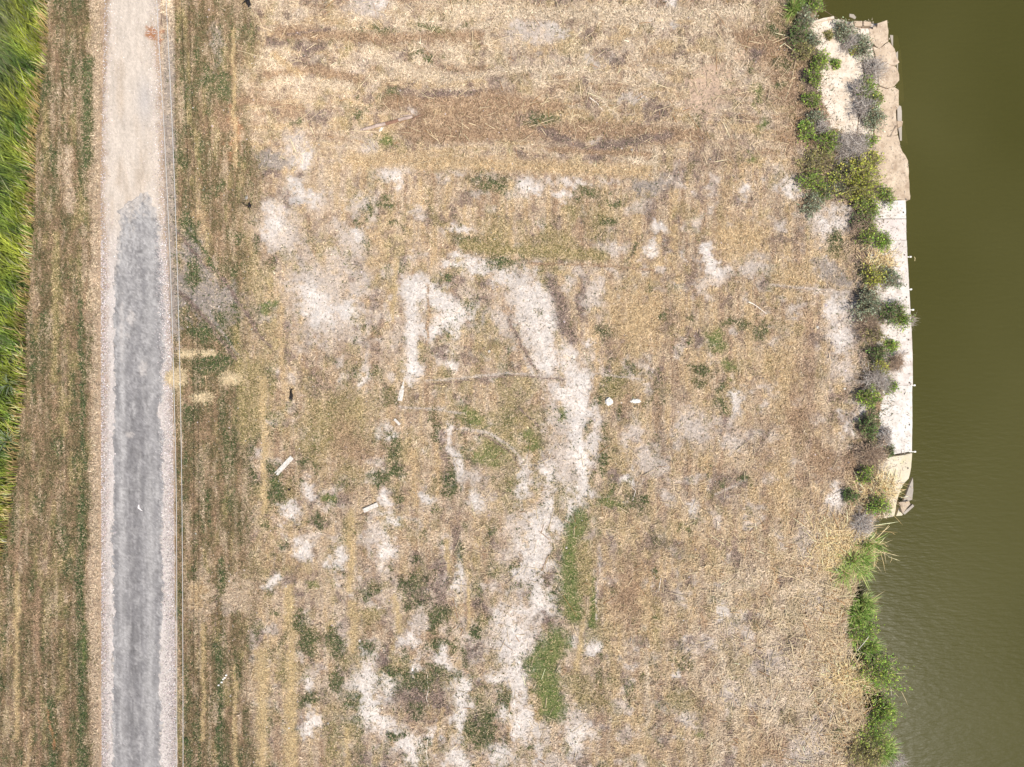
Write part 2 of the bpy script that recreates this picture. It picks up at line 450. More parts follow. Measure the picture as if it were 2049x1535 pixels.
STROKE = """
g 34 1096 1380 1110 1420|g 20 1076 1300 1072 1350|P* 105 1040 560 1100 640 1110 720 1150 770 1150 860 1150 940 1120 1010 1075 1070 1070 1140 1080 1210 1045 1270 1040 1400 1060 1550|S* 62 1060 570 1090 640 1100 720 1150 770 1162 860 1166 940 1140 1000 1082 1060 1060 1130 1085 1210 1040 1270 1036 1400 1040 1550|o 18 470 660 480 760 488 880|B 26 560 62 760 78 960 70|B 30 780 205 960 200 1120 215|B 34 820 262 1000 268 1200 258 1400 275|U 18 1080 258 1180 300 1340 270|U 12 840 190 940 186|B 20 540 150 640 140 720 160|B 16 480 200 600 215|G 30 700 320 1000 330 1300 345|B 12 1100 300 1300 310|Y 26 900 20 1200 30 1500 24|Y 20 560 160 700 175|
Y 26 735 100 790 130 840 150 890 156|Y 12 1024 140 1170 140|Y 12 900 160 1040 140|G 16 545 110 600 150|U 5 577 70 625 62 660 58|Y 10 1310 300 1310 355|Y 8 1180 180 1240 240|o 26 930 492 1010 500 1110 505 1205 512|
S 26 825 570 822 650 828 740|B 5 857 570 857 690|P 5 850 762 910 758 1024 746 1120 757|U 4 860 768 910 764 1024 751 1130 760|P 5 800 815 860 818 930 828|G 9 563 610 563 760|y 15 527 760 530 1024|y 9 793 520 788 640|
G 14 825 900 830 1010|G 11 872 890 878 990|S 26 1165 760 1168 830 1152 870 1170 910 1166 940|U 34 1103 565 1125 612 1132 655 1150 680|G 18 1220 575 1226 640|G 10 1195 670 1193 770|P 8 920 858 975 865 1020 890 1048 930 1060 960|U 4 925 866 975 873 1015 898 1040 935|
U 5 1035 815 1078 852|U 7 1018 640 1040 690 1075 742|B 5 1060 528 1180 530 1310 541|B 4 1560 575 1650 582|P 6 1540 570 1700 585|y 22 578 1180 584 1300 582 1400 586 1560|y 24 524 1310 526 1420 524 1560|y 16 703 1024 700 1180|y 20 705 1210 706 1300|
y 14 788 1195 800 1262|y 10 695 1460 696 1560|y 9 892 1080 896 1140|y 8 940 1150 935 1260|G 8 868 1500 885 1420|g 42 1162 1040 1141 1090 1140 1180 1148 1230|g 14 1186 1160 1187 1255|o 30 1172 1090 1172 1180|g 56 1114 1282 1085 1330 1100 1390 1110 1418|y 10 1168 1240 1161 1290 1155 1340|
U 8 350 575 425 655 470 720|U 8 433 542 498 635 540 695|Q 6 358 570 433 650 478 715|d 7 360 440 420 520 432 545|U 6 345 450 380 500 430 545|y 9 405 1250 408 1430 404 1480|y 9 470 1330 472 1560|y 8 466 60 470 240|G 12 470 240 472 330|d 14 440 1300 442 1560|d 12 375 1480 378 1560|d 14 445 1120 448 1170|U 3 432 1180 432 1270|y 9 33 1150 30 1250 32 1360 28 1480|
B 10 75 1180 72 1300 76 1430 74 1560|d 18 102 1400 105 1560|d 17 166 1000 162 1200 167 1400 164 1560|g 6 164 1270 168 1330|G 8 58 1460 50 1560|B 9 128 1440 132 1560|d 18 178 120 176 330|T 20 135 300 140 420|o 14 112 470 108 760|B 7 170 560 160 720|R 6 95 1420 108 1500|B 8 25 1150 40 1060|
d 9 160 600 170 940|P 4 1430 990 1495 960|P 4 1200 1090 1195 1240|B 7 1300 1120 1300 1260|G 9 1300 1150 1302 1300|Y 9 1295 1290 1296 1450|G 8 1240 1270 1225 1350|P 4 1130 740 1290 760
"""

# outline of the land above the water, and of the buried back edge of the concrete
E_Y = [-99999, -140, 0, 22, 36, 44, 1036, 1041, 1070, 1100, 1160, 1200, 1280, 1320, 1400, 1450, 1535, 1700, 99999]
E_X = [1650, 1652, 1642, 1630, 1622, 1778, 1785, 1756, 1748, 1738, 1715, 1702, 1700, 1712, 1726, 1738, 1766, 1790, 1790]
Q_Y = [30, 80, 120, 200, 250, 268, 290, 395, 700, 760, 905, 940, 1040]
Q_X = [1614, 1632, 1640, 1645, 1664, 1690, 1728, 1742, 1758, 1768, 1752, 1756, 1770]
W_Y = [36, 60, 130, 150, 200, 260, 300, 320, 399, 400, 480, 590, 720, 905, 950, 990, 1036]
W_X = [1775, 1778, 1800, 1798, 1800, 1798, 1806, 1820, 1823, 1813, 1815, 1821, 1827, 1826, 1815, 1796, 1785]
TOPZ = 0.10


def ground_z(X, Y):
    z = 0.035 * fbm(X / 60, Y / 60, 3, 3) + 0.034 * fbm(X / 9, Y / 9, 4, 3)
    e = np.interp(Y, E_Y, E_X) + np.where(Y > 1036, 13, 5) * fbm(Y / 28, Y * 0 + 3.3, 9, 3)
    q = np.interp(Y, Q_Y, Q_X)
    on = sstep(30, 60, Y) * (1 - sstep(1015, 1036, Y))
    rise = 0.17 * np.exp(-((X - q + 14) / 20.0) ** 2) * on * (0.75 + 0.5 * fbm(X / 14, Y / 14, 21, 2))
    under = on * sstep(6, 26, X - q) * 0.16
    z = z + rise - under
    d = (X - e) * S
    z = z - 2.3 * sstep(-0.25, 1.3, d) - 0.4 * sstep(1.3, 12, d)
    # drain beside the tall grass, and the road bed
    z = z - 0.12 * np.exp(-((X - 50) / 60) ** 2)
    z = z * (1 - 0.8 * sstep(188, 205, X) * (1 - sstep(350, 372, X)))
    # wheel ruts
    return z


def surf_z(X, Y):
    z = ground_z(X, Y)
    inside = (X > np.interp(Y, Q_Y, Q_X)) & (X < np.interp(Y, W_Y, W_X) - 2) & (Y > 40) & (Y < 1034)
    return np.where(inside, np.maximum(z, TOPZ + 0.008), z)


def build_fields(xs, ys):
    X, Y = np.meshgrid(xs, ys)
    F = np.zeros(X.shape + (len(CV['T']),))
    F[:] = CV['T']
    wxn = X + 12 * fbm(X / 24, Y / 24, 31, 3) + 5 * fbm(X / 7, Y / 7, 32, 2)
    wyn = Y + 13 * fbm(X / 24, Y / 24, 47, 3) + 6 * fbm(X / 7, Y / 7, 48, 2)
    fine = fbm(X / 7.0, Y / 7.0, 77, 3)
    med = fbm(X / 40, Y / 40, 78, 4)

    def over(w, k, sl=None):
        w = np.clip(w, 0, 1)[..., None]
        if sl is None: F[:] = F * (1 - w) + CV[k] * w
        else: F[sl] = F[sl] * (1 - w) + CV[k] * w

    # broad regions; mowing runs left-right at the top and up-down below
    top = 1 - sstep(300, 360, Y + 25 * fbm(X / 120, Y / 50, 5, 3))
    hst = fbm(X / 150, Y / 17, 61, 4)
    vst = fbm(X / 15, Y / 160, 62, 4) + .5 * fbm(X / 6, Y / 120, 63, 3)
    st = hst * top + vst * (1 - top)
    over(sstep(-0.05, 0.5, st) * 0.75, 'G')
    over(sstep(0.1, 0.6, -st) * 0.8, 'B')
    over(top * sstep(-0.3, 0.4, med) * (1 - sstep(150, 230, Y)) * 0.85, 'Y')
    over(sstep(1180, 1320, X) * (1 - sstep(1690, 1740, X)) * sstep(400, 480, Y) * sstep(-.4, .3, st + 0.4 * med) * 0.6, 'G')
    over(sstep(1280, 1420, X + 40 * med) * sstep(1050, 1180, Y) * 0.8 * sstep(-.5, .3, fbm(X / 50, Y / 60, 84, 4)), 'Y')
    for cx, cy, rx, ry, sgt in ((850, 1320, 230, 260, .8), (690, 610, 110, 140, .75), (880, 640, 120, 120, .8), (580, 410, 90, 140, .7), (1090, 880, 90, 180, .7), (1075, 1280, 75, 330, .9), (1400, 900, 170, 140, .45), (1700, 700, 60, 260, .6), (1500, 1350, 200, 180, .4)):
        over(sgt * np.exp(-((wxn - cx) / rx) ** 2 - ((wyn - cy) / ry) ** 2) * sstep(-.45, .35, fbm(X / 30, Y / 42, 85, 4)), 'P')
    over(sstep(0.25, 0.62, fbm(X / 34, Y / 30, 64, 4)) * 0.85 * (1 - .5 * top), 'P')
    over(sstep(0.42, 0.7, fbm(X / 26, Y / 40, 65, 4)) * 0.75, 'U')
    over(sstep(0.4, 0.7, fbm(X / 30, Y / 44, 66, 4)) * 0.6 * sstep(380, 520, Y) * (1 - sstep(1250, 1400, X)), 'd')
    over(sstep(0.2, 0.6, fbm(X / 44, Y / 70, 67, 4)) * 0.55 * sstep(330, 480, Y) * (1 - sstep(1180, 1320, X)), 'o')
    # mown verge left and right of the road
    vn = .7 * fbm(X / 12, Y / 80, 71, 4) + .6 * fbm(X / 22, Y / 36, 74, 4) + 0.3 * fine
    verge = 1 - sstep(205, 222, X)
    verge = np.maximum(verge, sstep(345, 352, X) * (1 - sstep(478, 530, X + 26 * fbm(X / 40, Y / 90, 73, 3))))
    over(verge, 'v')
    over(verge * sstep(0.05, 0.55, vn) * 0.65, 'd')
    over(verge * sstep(0.1, 0.6, -vn) * 0.6, 'B')
    over(verge * sstep(0.35, 0.8, fbm(X / 13, Y / 60, 72, 4)) * 0.6, 'T')
    over(verge * sstep(0.3, 0.7, fbm(X / 18, Y / 60, 79, 4)) * 0.7, 'o')
    over(verge * sstep(0.1, 0.6, fbm(X / 7, Y / 120, 80, 4) + .3 * med) * 0.42, 'T')
    over(verge * sstep(0.2, 0.7, fbm(X / 5, Y / 70, 81, 4)) * 0.5, 'B')
    over(sstep(172, 190, X + 8 * med) * (1 - sstep(208, 220, X)) * 0.85, 'T')
    over((1 - sstep(40, 75, X - np.interp(Y, [0, 400, 800, 1100], [25, 0, -20, -70]))), 'd')
    # weeds behind the platform and the wall
    q0 = np.interp(Y, Q_Y, Q_X)
    bw = np.exp(-((X - q0 + 22 - 8 * (Y > 400)) / np.where(Y < 400, 52, 30)) ** 2) * sstep(-40, 40, Y)
    over(bw * 0.9 * (1 - sstep(1030, 1060, Y)), 'B')
    over(bw * sstep(-.1, .4, fbm(X / 16, Y / 20, 86, 4)) * .85, 'o')
    over(bw * sstep(0, .45, fbm(X / 13, Y / 18, 87, 4)) * .95, 'd')
    eb = np.exp(-((X - np.interp(Y, E_Y, E_X) + 22) / 34) ** 2) * sstep(1030, 1060, Y)
    over(eb * sstep(-.2, .4, fbm(X / 16, Y / 20, 88, 4)) * .8, 'B')
    over(eb * sstep(.1, .5, fbm(X / 14, Y / 18, 89, 4)) * .8, 'o')
    fld = sstep(490, 540, X) * (1 - sstep(1690, 1730, X))
    over(fld * sstep(.2, .65, fbm(X / 17, Y / 24, 96, 4)) * .45, 'B')
    over(fld * sstep(.3, .7, fbm(X / 14, Y / 18, 97, 4)) * .5, 'U')
    over(fld * sstep(.25, .65, fbm(X / 20, Y / 30, 98, 4)) * .4, 'o')
    # listed patches and strokes
    def rng(a, lo, hi):
        return int(np.searchsorted(a, lo)), int(np.searchsorted(a, hi))
    nz = 0.42 * fine + 0.25 * med
    items = []
    for t in PATCH.replace("\n", "").split("|"):
        p = t.split()
        if not p: continue
        k, cx, cy, rx, ry = p[0], *map(float, p[1:5])
        s = float(p[5]) if len(p) > 5 else (0.9 if k in 'Sd' else 0.72 if k == 'o' else 0.85 if k == 'g' else 0.95)
        gr = {'S': 1.16, 'P': 1.12, 'g': 1.18, 'd': 1.05}.get(k, 1.0); rx *= gr; ry *= gr
        i0, i1 = rng(ys, cy - ry * 1.9 - 14, cy + ry * 1.9 + 14)
        j0, j1 = rng(xs, cx - rx * 1.9 - 14, cx + rx * 1.9 + 14)
        if i1 <= i0 or j1 <= j0: continue
        sl = (slice(i0, i1), slice(j0, j1))
        d = np.sqrt(((wxn[sl] - cx) / rx) ** 2 + ((wyn[sl] - cy) / ry) ** 2) + nz[sl] * 0.8
        over(s * (1 - sstep(*SOFT.get(k, (0.5, 1.3)), d)), k, sl)
    for t in STROKE.replace("\n", "").split("|"):
        p = t.split()
        if not p: continue
        k, w = p[0].strip('*'), float(p[1])
        ragged = p[0].endswith('*')
        pts = np.array(p[2:], float).reshape(-1, 2)
        i0, i1 = rng(ys, pts[:, 1].min() - w - 14, pts[:, 1].max() + w + 14)
        j0, j1 = rng(xs, pts[:, 0].min() - w - 14, pts[:, 0].max() + w + 14)
        if i1 <= i0 or j1 <= j0: continue
        sl = (slice(i0, i1), slice(j0, j1))
        px = X[sl] * 0.7 + wxn[sl] * 0.3; py = Y[sl]
        best = np.full(px.shape, 1e9)
        for a, b in zip(pts[:-1], pts[1:]):
            ab = b - a
            tt = np.clip(((px - a[0]) * ab[0] + (py - a[1]) * ab[1]) / (ab @ ab), 0, 1)
            best = np.minimum(best, np.hypot(px - a[0] - tt * ab[0], py - a[1] - tt * ab[1]))
        d = best / (w * 0.5) + nz[sl] * 0.8
        if ragged:
            px, py = wxn[sl] + 14 * med[sl], wyn[sl]
            best = np.full(px.shape, 1e9)
            for a, b in zip(pts[:-1], pts[1:]):
                ab = b - a
                tt = np.clip(((px - a[0]) * ab[0] + (py - a[1]) * ab[1]) / (ab @ ab), 0, 1)
                best = np.minimum(best, np.hypot(px - a[0] - tt * ab[0], py - a[1] - tt * ab[1]))
            d = best / (w * 0.5) + nz[sl]
            mk = sstep(-.15, .42, fbm(X[sl] / 22, Y[sl] / 34, 95, 4) + .1)
            over((.8 if k == 'P' else .75) * mk * (1 - sstep(.3, 1.5, d)), k, sl)
            continue
        over((.8 if k in 'yGY' else .9) * (1 - sstep(0.35, 1.45, d)), k, sl)
    over((.85 * sstep(322, 330, X) * (1 - sstep(346, 356, X + 5 * med)) * sstep(40, 90, Y) * (1 - sstep(560, 700, Y)) * (X < 360)), 'Q')
    # loose sand drifted over the back of the concrete, brown soil and dead weed behind it
    q = np.interp(Y, Q_Y, Q_X)
    near = np.exp(-((X - q + 26) / 30) ** 2) * sstep(40, 60, Y) * (1 - sstep(1030, 1045, Y))
    over(near * sstep(-0.4, 0.3, fbm(X / 18, Y / 22, 90, 3)) * 0.75, 'U')
    over((X > q) * (Y > 36) * (Y < 1036) * 0.8, 'S')
    F[..., 3] *= np.where((X > q + 22) & (Y > 36) & (Y < 1036), 0.25, 1)
    F[..., 8] *= np.where((X > q + 22) & (Y > 36) & (Y < 1036), 0.04, 1)
    # clumps inside every class; soil colour noise also paints in shadows and debris
    F[..., :3] *= (1 + 0.17 * fine + 0.12 * med)[..., None]
    F[..., 4:7] *= (1 + 0.10 * fine + 0.08 * med)[..., None]
    F[..., 3] = np.clip(F[..., 3] * (1 + 0.45 * fine), 0, 1)
    F[..., 8] = np.clip(F[..., 8] * (1 + 0.6 * fine), 0, 1)
    # land only
    e = np.interp(Y, E_Y, E_X)
    wet = sstep(2, 30, X - e)
    F[..., :3] = F[..., :3] * (1 - wet[..., None]) + np.array([0.05, 0.043, 0.018]) * wet[..., None]
    return F


STEP = 3.3
xf = np.arange(-140, 1862, STEP)
yf = np.arange(-140, 1678, STEP)
FLD = build_fields(xf, yf)


def look(X, Y):
    j = np.clip(np.round((X - xf[0]) / STEP).astype(int), 0, len(xf) - 1)
    i = np.clip(np.round((Y - yf[0]) / STEP).astype(int), 0, len(yf) - 1)
    return FLD[i, j]


# ------------------------------------------------------------------ ground
def build_ground():
    ext = np.array([60, 200, 600, 2000, 7000, 22000.])
    xs = np.concatenate([xf[0] - ext[::-1], xf, xf[-1] + ext])
    ys = np.concatenate([yf[0] - ext[::-1], yf, yf[-1] + ext])
    X, Y = np.meshgrid(xs, ys)
    Z = ground_z(X, Y)
    out = (X < xf[0]) | (Y < yf[0]) | (Y > yf[-1])
    Z = np.where(out & (X < xf[-1]), np.minimum(Z, 0.0), Z)
    V = np.stack([wx(X), wy(Y), Z], -1).reshape(-1, 3)
    ny, nx = X.shape
    idx = np.arange(ny * nx).reshape(ny, nx)
    f = np.stack([idx[:-1, :-1], idx[1:, :-1], idx[1:, 1:], idx[:-1, 1:]], -1).reshape(-1, 4)
    c = look(X, Y)[..., :3].reshape(-1, 3)
    o = link(bpy.data.objects.new("ground", np_mesh("ground", V, f, M_SOIL, c, True)))
    tag(o, "bare sandy lot with straw, thatch and mown strips beside the water", "ground", kind="structure")
    return o


build_ground()

# ------------------------------------------------------------------ water
def build_water():
    xs = np.concatenate([np.arange(1560, 2300, 40), [2600, 4000, 9000, 24000]])
    ys = np.concatenate([[-22000, -6000, -1500], np.arange(-400, 2000, 80), [3500, 9000, 23000]])
    X, Y = np.meshgrid(xs, ys)
    V = np.stack([wx(X), wy(Y), np.full(X.shape, WATER_Z)], -1).reshape(-1, 3)
    ny, nx = X.shape
    idx = np.arange(ny * nx).reshape(ny, nx)
    f = np.stack([idx[:-1, :-1], idx[1:, :-1], idx[1:, 1:], idx[:-1, 1:]], -1).reshape(-1, 4)
    o = link(bpy.data.objects.new("water", np_mesh("water", V, f, M_WATER)))
    tag(o, "murky olive green canal water with small wind ripples", "water", kind="structure")


build_water()

# ------------------------------------------------------------------ road
def build_road():
    ys = np.concatenate([[-22000, -6000, -1500, -500], np.arange(-200, 1740, 3.0), [2000, 3000, 8000, 23000]])
    n = 52
    u = np.linspace(0, 1, n)
    Yc = ys[:, None] + 0 * u[None]
    l = np.interp(ys, [0, 110, 380, 620, 900, 1200, 1535], [211, 207, 201, 206, 203, 200, 203])
    r = np.interp(ys, [0, 50, 380, 560, 720, 860, 1030, 1535], [325, 321, 331, 339, 346, 350, 352, 356])
    l = l + 4.5 * fbm(ys / 16, ys * 0 + .3, 101, 3); r = r + 2.5 * fbm(ys / 18, ys * 0 + .7, 102, 3)
    Xc = l[:, None] + (r - l)[:, None] * u[None]
    ed = np.minimum(u, 1 - u)[None] * (r - l)[:, None] * S
    Z = 0.05 * sstep(0, 0.12, ed) + 0.035 * np.sin(np.pi * u)[None] - 0.03 + 0.006 * fbm(Xc / 4, Yc / 4, 103, 2)
    Z = Z + 0.012 - 0.006
    cream = lin((218, 203, 187)) * K; grey = lin((186, 179, 175)) * K; pink = lin((214, 203, 195)) * K
    tan = lin((194, 172, 148)) * K
    C = np.zeros(Xc.shape + (3,)); C[:] = cream
    n1 = fbm(Xc / 20, Yc / 70, 104, 4)[..., None]
    C = C * (1 - 0.5 * np.clip(n1, 0, 1)) + tan * 0.5 * np.clip(n1, 0, 1)
    w = (sstep(380, 620, Yc + 40 * fbm(Xc / 30, Yc / 60, 105, 3)))[..., None]
    C = C * (1 - w) + pink * w
    gp = np.exp(-((Xc - 290) / 16) ** 2 - ((Yc - 200) / 45) ** 2)[..., None] * 0.6
    C = C * (1 - gp) + grey * gp
    for cx, cy, rx, ry, s in ((305, 66, 14, 14, .9), (316, 74, 9, 14, .9), (318, 100, 7, 40, .35)):
        d = np.hypot((Xc - cx) / rx, (Yc - cy) / ry) + 0.4 * fbm(Xc / 6, Yc / 6, 106, 2)
        w = (s * (1 - sstep(.5, 1.2, d)))[..., None]
        C = C * (1 - w) + lin((178, 124, 84)) * K * w
    eb = (1 - sstep(0.0, 0.42, ed + 0.16 * fbm(Xc / 7, Yc / 14, 107, 4)))[..., None]
    C = C * (1 - eb * .8) + lin((176, 150, 124)) * K * eb * .8
    sp = (vnoise(Xc / 1.7, Yc / 1.7, 108) - .5)[..., None]
    C = C * (1 + 0.32 * sp)
    V = np.stack([wx(Xc), wy(Yc), Z], -1).reshape(-1, 3)
    ny, nx = Xc.shape
    idx = np.arange(ny * nx).reshape(ny, nx)
    f = np.stack([idx[:-1, :-1], idx[1:, :-1], idx[1:, 1:], idx[:-1, 1:]], -1).reshape(-1, 4)
    o = link(bpy.data.objects.new("gravel_road", np_mesh("gravel_road", V, f, M_ROAD, C.reshape(-1, 3), True)))
    tag(o, "pale cream gravel road bed with pinkish stony shoulders", "road", kind="structure")

    # asphalt laid on it; it starts in a ragged tongue
    ys = np.concatenate([np.arange(380, 1740, 3.0), [2000, 3000, 8000, 23000]])
    l = np.interp(ys, [380, 395, 415, 425, 470, 520, 560, 800, 1000, 1200, 1535], [284, 266, 238, 234, 236, 230, 223, 224, 221, 222, 222])
    r = np.interp(ys, [380, 395, 412, 424, 450, 500, 520, 560, 640, 720, 745, 800, 830, 870, 1000, 1535], [299, 308, 311, 321, 325, 326, 331, 333, 336, 340, 327, 331, 322, 332, 333, 327])
    tg = 1 - sstep(400, 520, ys)
    l = l + 2.2 * fbm(ys / 60, ys * 0 + .3, 111, 2) + (1.6 + 6 * tg) * fbm(ys / 5, ys * 0 + 5.3, 131, 4)
    r = r + 2.5 * fbm(ys / 45, ys * 0 + .9, 112, 2) + (1.8 + 6 * tg) * fbm(ys / 5, ys * 0 + 9.9, 132, 4)
    l = np.minimum(l, 290); r = np.maximum(r, l + 4)
    n = 36
    u = np.linspace(0, 1, n)
    Xc = l[:, None] + (r - l)[:, None] * u[None]
    Yc = ys[:, None] + 0 * u[None]
    ed = np.minimum(u, 1 - u)[None] * (r - l)[:, None] * S
    gl = np.interp(ys, [0, 110, 380, 620, 900, 1200, 1535], [211, 207, 201, 206, 203, 200, 203])[:, None]
    gr_ = np.interp(ys, [0, 50, 380, 560, 720, 860, 1030, 1535], [325, 321, 331, 339, 346, 350, 352, 356])[:, None]
    ug = np.clip((Xc - gl) / (gr_ - gl), 0, 1)
    rag = fbm(Xc / 8, Yc / 12, 137, 4)
    edn = np.minimum(ed, np.maximum(0, (Yc - 380) * S * .9)) + .16 * rag
    Z = 0.05 * sstep(0, .12, np.minimum(ug, 1 - ug) * 3.6) + .035 * np.sin(np.pi * ug) - .024
    Z = Z + 0.016 - 0.045 * (1 - sstep(-.04, .22, edn)) + .003 * fbm(Xc / 3, Yc / 3, 113, 2)
    base = lin((146, 142, 141)) * K; pale = lin((190, 185, 181)) * K; dark = lin((116, 112, 111)) * K; dust = lin((214, 200, 186)) * K
    C = np.zeros(Xc.shape + (3,)); C[:] = base
    def mixin(w, c):
        nonlocal C
        w = np.clip(w, 0, 1)[..., None]
        C = C * (1 - w) + c * w
    mixin(0.75 * (1 - sstep(400, 700, Yc)) * sstep(-.2, .5, fbm(Xc / 12, Yc / 22, 114, 4)), pale)
    mixin(0.55 * sstep(.1, .7, fbm(Xc / 9, Yc / 45, 115, 4)), pale)
    mixin(0.5 * (1 - sstep(0, 0.35, ed)), pale)
    mixin(.5 * sstep(.2, .6, fbm(Xc / 14, Yc / 18, 135, 4)), pale)
    mixin(.5 * sstep(.3, .7, fbm(Xc / 8, Yc / 12, 136, 4)), dark)
    mixin(0.6 * np.exp(-((Xc - np.interp(Yc, [500, 1000, 1200], [250, 245, 243])) / 4) ** 2) * sstep(540, 640, Yc) * (1 - sstep(1150, 1330, Yc)), pale)
    mixin(0.45 * np.exp(-((Xc - 300) / 6) ** 2) * sstep(900, 1000, Yc), pale)
    mixin(0.4 * np.exp(-((Xc - 268) / 9) ** 2) * sstep(800, 950, Yc), dark)
    mixin(0.8 * sstep(.3, .7, fbm(Xc / 5, Yc / 7, 116, 3)) * np.exp(-((Xc - 286) / 14) ** 2 - ((Yc - 562) / 22) ** 2), dark * .7)
    mixin(0.6 * sstep(.35, .8, fbm(Xc / 6, Yc / 6, 117, 3)) * (1 - sstep(600, 760, Yc)), dark)
    for cx, cy, rx, ry in ((263, 637, 9, 14), (287, 738, 8, 14), (260, 870, 7, 6), (258, 672, 6, 6), (335, 690, 8, 40), (245, 660, 5, 60)):
        mixin(.85 * (1 - sstep(.5, 1.3, np.hypot((Xc - cx) / rx, (Yc - cy) / ry) + .5 * fbm(Xc / 5, Yc / 5, 118, 2))), lin((208, 198, 190)) * K)
    for cx, cy, rx, ry in ((276, 1265, 14, 22), (270, 1340, 10, 10), (328, 870, 5, 5)):
        mixin(.55 * (1 - sstep(.4, 1.3, np.hypot((Xc - cx) / rx, (Yc - cy) / ry) + .5 * fbm(Xc / 5, Yc / 5, 119, 2))), dark)
    gn = fbm(Xc / 4, Yc / 6, 121, 4)
    mixin(.95 * sstep(-.1, .3, gn + .9 - ed / .32) * (1 - sstep(480, 640, Yc)), dust)
    mixin(.9 * sstep(0, .35, gn + 1.0 - (Yc - 378 - 30 * (np.abs(Xc - 292) > 22)) / 45), dust)
    gs = vnoise(Xc / 1.3, Yc / 1.3, 133) * .9 + vnoise(Xc / 3, Yc / 4, 134) * .5
    mixin(.9 * sstep(.55, .8, gs + .30 - ed / .30), dust)
    mixin(.5 * (1 - sstep(560, 900, Yc)) * sstep(-.3, .3, gn), pale)
    mixin(.35 * sstep(.1, .6, fbm(Xc / 2.6, Yc / 60, 138, 3)), pale)
    mixin(.4 * sstep(.2, .6, fbm(Xc / 3.5, Yc / 3.5, 139, 3)), dark)
    mixin(.3 * np.exp(-((Xc - 246) / 9) ** 2) + .3 * np.exp(-((Xc - 303) / 9) ** 2), pale)
    C = C * (1 + 0.5 * (vnoise(Xc / 1.5, Yc / 1.5, 120) - .5)[..., None])
    V = np.stack([wx(Xc), wy(Yc), Z], -1).reshape(-1, 3)
    ny, nx = Xc.shape
    idx = np.arange(ny * nx).reshape(ny, nx)
    f = np.stack([idx[:-1, :-1], idx[1:, :-1], idx[1:, 1:], idx[:-1, 1:]], -1).reshape(-1, 4)
    o = link(bpy.data.objects.new("asphalt_road", np_mesh("asphalt_road", V, f, M_ROAD, C.reshape(-1, 3), True)))
    tag(o, "worn grey asphalt lane with a ragged dusty end", "road", kind="structure")


build_road()

# ------------------------------------------------------------------ straw, grass and stones (uncountable)
def on_road(X, Y):
    l = np.interp(Y, [0, 380, 900, 1535], [207, 200, 202, 201]); r = np.interp(Y, [0, 50, 380, 720, 1535], [323, 321, 331, 346, 355])
    return (X > l - 1) & (X < r + 1)


def strands(n, length, width, seed, kind):
    g = np.random.default_rng(seed)
    X = g.uniform(-125, 1850, n); Y = g.uniform(-125, 1660, n)
    F = look(X, Y)
    dens = F[:, 3] if kind == 'straw' else F[:, 8]
    e = np.interp(Y, E_Y, E_X) - 2
    ok = (g.random(n) < dens) & ((X < e) | ((X < np.interp(Y, W_Y, W_X) - 6) & (Y > 44) & (Y < 1030))) & ~on_road(X + np.where(X < 275, 1, -1) * 9 * g.random(n) ** 2, Y)
    X, Y, F = X[ok], Y[ok], F[ok]
    n = len(X)
    z0 = surf_z(X, Y)
    ang = g.uniform(0, 2 * np.pi, n)
    if kind == 'straw':
        L = length * F[:, 7] * np.exp(g.normal(0, .45, n))
        w = width * np.exp(g.normal(0, .35, n))
        tilt = np.abs(g.normal(0, .22, n))
        lift = g.uniform(0.004, 0.075, n) * np.clip(F[:, 7], .5, 1.4)
    else:
        lf = F[:, 12]
        L = length * np.exp(g.normal(0, .35, n)) * (1 + .1 * lf)
        w = width * (1 + 2.2 * lf) * np.exp(g.normal(0, .3, n))
        tilt = g.uniform(.15, 1.15, n) * (1 - .35 * lf)
        lift = g.uniform(0.0, 0.05, n) * (0.4 + lf)
    x0, y0 = wx(X), wy(Y)
    dx, dy = np.cos(ang) * np.cos(tilt), np.sin(ang) * np.cos(tilt)
    dz = np.sin(tilt)
    sx, sy = -np.sin(ang), np.cos(ang)
    roll = g.normal(0, .35, n)
    br = np.exp(g.normal(0, .17, n))
    if kind == 'straw':
        dk = g.random(n)
        br = np.where(dk < .2, br * .5, br); br = np.where(dk > .95, br * 1.12, br)
        base = F[:, 4:7]
    else:
        br = np.where(g.random(n) < .2, br * .6, br)
        base = F[:, 9:12] * (1 + g.normal(0, .08, (n, 3)))
    c = np.clip(base * br[:, None], 0.01, .85)
    a = np.stack([x0, y0, z0 + lift], -1)
    t = a + np.stack([dx, dy, dz], -1) * L[:, None]
    s = np.stack([sx, sy, np.sin(roll)], -1) * (w / 2)[:, None]
    if kind == 'straw':
        V = np.stack([a - s, a + s, t], 1).reshape(-1, 3)
        f = np.arange(3 * n).reshape(n, 3)
        cc = np.repeat(c, 3, 0)
    else:
        m = a * .5 + t * .5
        wid = np.where(F[:, 12] > .5, .5, .25)[:, None]
        V = np.stack([a * .9 + t * .1 - s * wid, m + s, t], 1)
        V = np.stack([a - s * .6, m + s * 1.0, t], 1).reshape(-1, 3)
        f = np.arange(3 * n).reshape(n, 3)
        cc = np.repeat(c, 3, 0)
    return V, f, cc


V, f, c = strands(1850000, 0.135, 0.030, 201, 'straw')
o = link(bpy.data.objects.new("straw_litter", np_mesh("straw_litter", V, f, M_STRAW, c)))
tag(o, "dry straw and cut thatch strewn over the lot", "straw", kind="stuff")
V, f, c = strands(2300000, 0.10, 0.018, 202, 'green')
o = link(bpy.data.objects.new("green_grass", np_mesh("green_grass", V, f, M_GREEN, c)))
tag(o, "low green grass and weeds growing in patches through the straw", "grass", kind="stuff")


